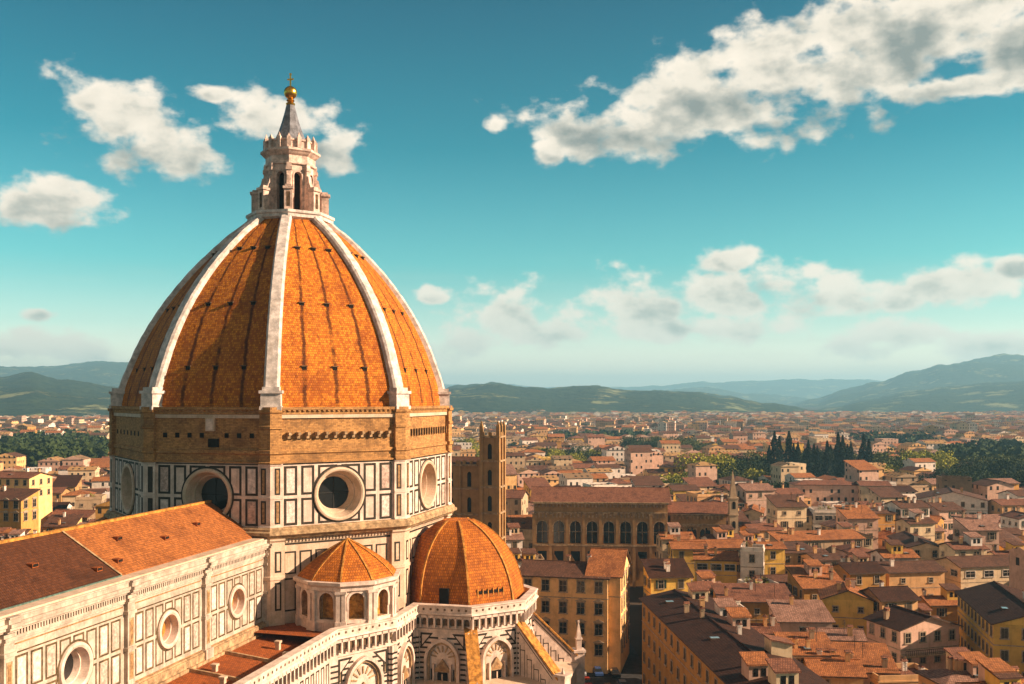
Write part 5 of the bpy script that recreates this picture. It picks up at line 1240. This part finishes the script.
# ---------------- trees
def leafmat(name, a, b):
    m = bpy.data.materials.new(name); m.use_nodes = True; t = NT(m.node_tree); bs = t.n['Principled BSDF']; tc = t.new('ShaderNodeTexCoord'); oi = t.new('ShaderNodeObjectInfo')
    c = t.mix(t.step(t.noise(tc.outputs['Object'], .6, 5, .7), .35, .65), a, b); c = t.mix(1.0, c, t.ramp(oi.outputs['Random'], [(0, (.7, .75, .7)), (1, (1.2, 1.15, 1.0))]), 'MULTIPLY')
    t.l.new(c, bs.inputs['Base Color']); bs.inputs['Roughness'].default_value = .8; bs.inputs['Specular IOR Level'].default_value = .1
    return m
LEAF = {'dark green': leafmat('dark_leaves', (.016, .030, .010), (.040, .056, .014)), 'cypress': leafmat('cypress_leaves', (.010, .020, .009), (.024, .036, .012)), 'yellow green': leafmat('yellow_green_leaves', (.17, .18, .025), (.36, .33, .04)), 'olive': leafmat('olive_leaves', (.05, .065, .015), (.10, .105, .022))}
BARK = mat('bark', (.07, .05, .035), .95, .4, 3)
def crown_mesh(seed, cyp, n, leaf):
    r_ = random.Random(seed); mb = MB(); lobes = []
    if not cyp:
        for i in range(11): a = r_.uniform(0, 2*pi); rr = r_.uniform(.1, .62); lobes.append((V(cos(a)*rr, sin(a)*rr, r_.uniform(.42, .86)), r_.uniform(.20, .36)))
    for i in range(n):
        if cyp:
            h = r_.random()**.9; rad = .088*(sin(pi*min(1, (h**.75)*.90+.10))**.8)*(1+.25*sin(h*23+seed)); a = r_.uniform(0, 2*pi); q = V(cos(a)*rad*r_.uniform(.6, 1.1), sin(a)*rad*r_.uniform(.6, 1.1), .04+h*.96)
        else:
            c, R = r_.choice(lobes); a, e = r_.uniform(0, 2*pi), math.asin(r_.uniform(-1, 1)); q = c+V(cos(a)*cos(e), sin(a)*cos(e), sin(e)*.8)*R*r_.uniform(.65, 1.08)
        d1 = V(r_.gauss(0, 1), r_.gauss(0, 1), r_.gauss(0, 1)).normalized(); d2 = d1.cross(V(r_.gauss(0, 1), r_.gauss(0, 1), r_.gauss(0, 1))).normalized(); l = leaf*r_.uniform(.6, 1.3)
        mb.face([q-d1*l, q-d2*l*.7, q+d1*l, q+d2*l*.7])
    return mb
def trunk_mesh(seed, cyp):
    r_ = random.Random(seed); mb = MB()
    def limb(a, b, r0, r1):
        ax = (b-a).normalized(); s1 = ax.orthogonal().normalized(); s2 = ax.cross(s1); mb.loft([a+(s1*cos(k*pi/3)+s2*sin(k*pi/3))*r0 for k in range(6)], [b+(s1*cos(k*pi/3)+s2*sin(k*pi/3))*r1 for k in range(6)])
    limb(V(0, 0, 0), V(.01, 0, .5 if not cyp else .8), .035, .018 if not cyp else .006)
    if not cyp:
        for i in range(6): a = r_.uniform(0, 6.28); limb(V(0, 0, r_.uniform(.25, .5)), V(cos(a)*.4, sin(a)*.4, r_.uniform(.55, .8)), .016, .005)
    return mb
def keep(mb, name, mt): o = mb.build(name, mt); me = o.data; bpy.data.objects.remove(o); return me
CRN = {k: [keep(crown_mesh(10*i+len(k), k == 'cypress', 2300, .031 if k != 'cypress' else .017), 'crown', LEAF[k]) for i in range(3)] for k in LEAF}
TRK = {c: keep(trunk_mesh(3, c), 'trunk', BARK) for c in (False, True)}
TREES = []
def tree(px, bpy_, h, kind, where, spread=.5):
    Y = CAMZ*FOC/(bpy_-HY); X = (px-PX)/FOC*Y; cyp = kind == 'cypress'
    o = thing('cypress_tree' if cyp else 'tree', None, 'cypress' if cyp else 'tree', (X, Y, 0), rnd.uniform(0, 6), 'cypresses of the park' if cyp else 'trees '+where)
    s_ = h*(1.35 if not cyp else 1); k = (h*spread*2.0, h*spread*2.0, h*1.05) if not cyp else (h, h, h)
    cr = share('crown', rnd.choice(CRN[kind]), o, (0, 0, 0), 0, k); share('trunk', TRK[cyp], o, (0, 0, 0), 0, (h, h, h))
    TREES.append((px, o, kind, h, where))
for i in range(19): tree(771+i*5.4+rnd.uniform(-2.5, 2.5), 491+rnd.uniform(-4, 3), rnd.uniform(25, 38), 'cypress', 'in the park grove')
def clump(n, px, rx, py, ry, h0, h1, kinds, where, sp=.5):
    for i in range(n): a = rnd.uniform(-1, 1); tree(px+a*rx, py+rnd.uniform(-1, 1)*ry, rnd.uniform(h0, h1), rnd.choice(kinds), where, sp)
clump(12, 815, 52, 485, 4, 15, 22, ['dark green', 'dark green', 'olive'], 'behind the cypress grove')
clump(12, 726, 28, 499, 6, 17, 25, ['dark green', 'dark green', 'olive', 'yellow green'], 'left of the cypress grove')
clump(14, 905, 46, 487, 6, 17, 23, ['yellow green', 'yellow green', 'olive'], 'right of the cypress grove')
clump(18, 985, 45, 506, 8, 14, 20, ['dark green', 'olive', 'dark green'], 'at the right beyond the pedimented building')
clump(20, 950, 74, 494, 5, 15, 22, ['olive', 'yellow green', 'dark green', 'olive'], 'in the long belt at the right')
clump(9, 774, 22, 515, 4, 12, 16, ['dark green'], 'below the cypress grove')
clump(9, 680, 22, 509, 4, 12, 16, ['yellow green', 'dark green', 'yellow green'], 'behind the arcaded palace')
clump(10, 570, 34, 474, 4, 14, 19, ['olive', 'yellow green', 'dark green'], 'in the middle distance above the palace')
clump(13, 660, 42, 461, 4, 16, 22, ['dark green', 'olive'], 'on the plain above the arcaded wing')
clump(4, 474, 12, 472, 3, 15, 19, ['yellow green'], 'beside the gothic bell tower')
clump(3, 462, 8, 458, 2, 16, 20, ['yellow green', 'olive'], 'just right of the great drum')
clump(5, 85, 20, 474, 3, 15, 20, ['dark green'], 'before the dark wood')
tb = {}
for t_ in TREES:
    px, o, kind, h, where = t_; kk = 'dark slim' if kind == 'cypress' else kind
    tb.setdefault('%s %s %s %s' % ('tall' if h > (22 if kind == 'cypress' else 14) else 'shorter', kk, 'cypress' if kind == 'cypress' else 'leafy tree', where), []).append(t_)
for b_, L in tb.items():
    L.sort(key=lambda q: q[0])
    for i, q in enumerate(L): q[1]['label'] = b_ if len(L) == 1 else b_+(', leftmost' if i == 0 else (', rightmost' if i == len(L)-1 else ', %s from left' % ORD[min(i, 11)]))
# far woods that read as one mass
wm = MB(); r_ = random.Random(5)
def wood(px, py, rx, ry, n, h):
    for i in range(n):
        a, b = r_.uniform(0, 2*pi), sqrt(r_.random()); x_, y_ = px+rx*b*cos(a), py+ry*b*sin(a); Y = CAMZ*FOC/(y_-HY); X = (x_-PX)/FOC*Y; hh = h*r_.uniform(.6, 1.1); c = V(X, Y, hh*.5)
        for q in range(26):
            a2, e2 = r_.uniform(0, 2*pi), r_.uniform(-.3, 1.5); p = c+V(cos(a2)*cos(e2)*hh*.5, sin(a2)*cos(e2)*hh*.5, sin(e2)*hh*.5); d1 = V(r_.gauss(0, 1), r_.gauss(0, 1), r_.gauss(0, 1)).normalized()*hh*.13; d2 = d1.cross(V(r_.gauss(0, 1), r_.gauss(0, 1), r_.gauss(0, 1))).normalized()*hh*.12
            wm.face([p-d1, p-d2, p+d1, p+d2])
wood(40, 468, 92, 14, 900, 19); wood(40, 450, 92, 5, 400, 19); wood(1000, 472, 60, 11, 420, 19); wood(900, 449, 60, 2.5, 160, 17); wood(600, 445, 60, 3, 160, 15); wood(985, 505, 46, 8, 90, 13); wood(815, 485, 60, 6, 160, 12)
for i in range(70): wood(r_.uniform(445, 1024), 398+r_.uniform(20, 62), r_.uniform(4, 16), r_.uniform(.4, 1.2), r_.randint(6, 16), 13)
for i in range(14): wood(r_.uniform(0, 108), 398+r_.uniform(20, 36), r_.uniform(4, 12), r_.uniform(.4, 1.2), 10, 13)
tag(wm.build('woodland', LEAF['dark green']), 'dark masses of distant trees among the far houses and below the hills', 'woodland', kind='stuff')

# ---------------- street with parked cars
mb = MB(); rzS = .075
mb.face([V(11, 100, .03), V(33, 100, .03), V(25.4, 300, .03), V(9, 300, .03)]); tag(mb.build('road', mat('asphalt', (.045, .042, .04), .95, .3, .8)), kind='structure')
def car_protos():
    P_ = lambda u, z, d: V(u, d, z); out = []
    bm_ = MB(); side = [(-2.1, .35), (-2.1, .8), (-1.3, .95), (1.5, .98), (2.1, .8), (2.1, .35)]; A = [V(-.85, a, b) for a, b in side]; B = [V(.85, a, b) for a, b in side]; bm_.face(A); bm_.face(B[::-1]); bm_.loft(A, B)
    cb = MB(); A = [V(-.8, -1.3, .95), V(.8, -1.3, .95), V(.8, 1.5, .97), V(-.8, 1.5, .97)]; B = [V(-.62, -.7, 1.45), V(.62, -.7, 1.45), V(.62, 1.1, 1.45), V(-.62, 1.1, 1.45)]; cb.loft(A, B)
    rb_ = MB(); rb_.box(P_, -.62, .62, 1.44, 1.5, -.7, 1.1)
    wb = MB(); pts = [(.32*cos(2*pi*i/14), .32+.32*sin(2*pi*i/14)) for i in range(14)]; A = [V(-.1, a, b) for a, b in pts]; B = [V(.1, a, b) for a, b in pts]; wb.face(A); wb.face(B[::-1]); wb.loft(A, B)
    return bm_, cb, rb_, wb
tyre = mat('tyre_rubber', (.02, .02, .02), .9, .2, 3); paints = {'white': (.7, .7, .68), 'silver': (.42, .43, .44), 'black': (.02, .02, .022), 'grey': (.16, .17, .18), 'red': (.35, .03, .02), 'blue': (.04, .08, .2)}
b1, b2, b3, b4 = car_protos(); cmesh = {k: (keep(b1, 'body', mat(k+'_car_paint', c, .25, .05, 1, spec=.6)), keep(b3, 'car_roof', bpy.data.materials[k+'_car_paint'])) for k, c in paints.items()}; glm = keep(b2, 'windows', M['pane']); whm = keep(b4, 'wheel', tyre)
cars = []
for row, off in enumerate((2.6, 6.0, 9.5)):
    y = 150
    while y < 285:
        xr = 25.4+.075*(196-y); x = xr-off-.8; 
        if rnd.random() < .8 and x > 12.5:
            k = rnd.choice(list(paints)); o = thing('parked_car', None, 'car', (x, y, .03), rzS+(pi if rnd.random() < .5 else 0), 'cars in the dark street')
            share('body', cmesh[k][0], o, (0, 0, 0)); share('car_roof', cmesh[k][1], o, (0, 0, 0)); share('window_band', glm, o, (0, 0, 0))
            for sx in (-.78, .78):
                for sy in (-1.35, 1.3): share('wheel', whm, o, (sx, sy, 0))
            cars.append((k, row, y, o))
        y += rnd.uniform(5.4, 9)
cb_ = {}
for c in cars: cb_.setdefault('%s car in the dark street, %s row' % (c[0], ('right', 'middle', 'left')[c[1]]), []).append(c)
for b_, L in cb_.items():
    for i, c in enumerate(L): c[3]['label'] = b_ if len(L) == 1 else b_+(', nearest' if i == 0 else (', farthest' if i == len(L)-1 else ', %s from near end' % ORD[min(i, 11)]))

# ------------------------------------------------------------------ haze
HZ = True
if HZ:
    mb = MB(); mb.box(lambda u, z, d: V(u, d, z), -20000, 20000, -1.5, 500, -20000, 20000)
    hm = bpy.data.materials.new('haze'); hm.use_nodes = True; t = NT(hm.node_tree)
    for n_ in list(t.n):
        if n_.type == 'BSDF_PRINCIPLED': t.n.remove(n_)
    pv = t.new('ShaderNodeVolumePrincipled'); pv.inputs['Color'].default_value = (.37, .75, 1.0, 1); pv.inputs['Density'].default_value = 1.15e-4; pv.inputs['Anisotropy'].default_value = .1
    t.l.new(pv.outputs[0], t.n['Material Output'].inputs['Volume'])
    tag(mb.build('haze', hm), 'thin bluish afternoon haze filling the valley air', 'haze', kind='stuff')
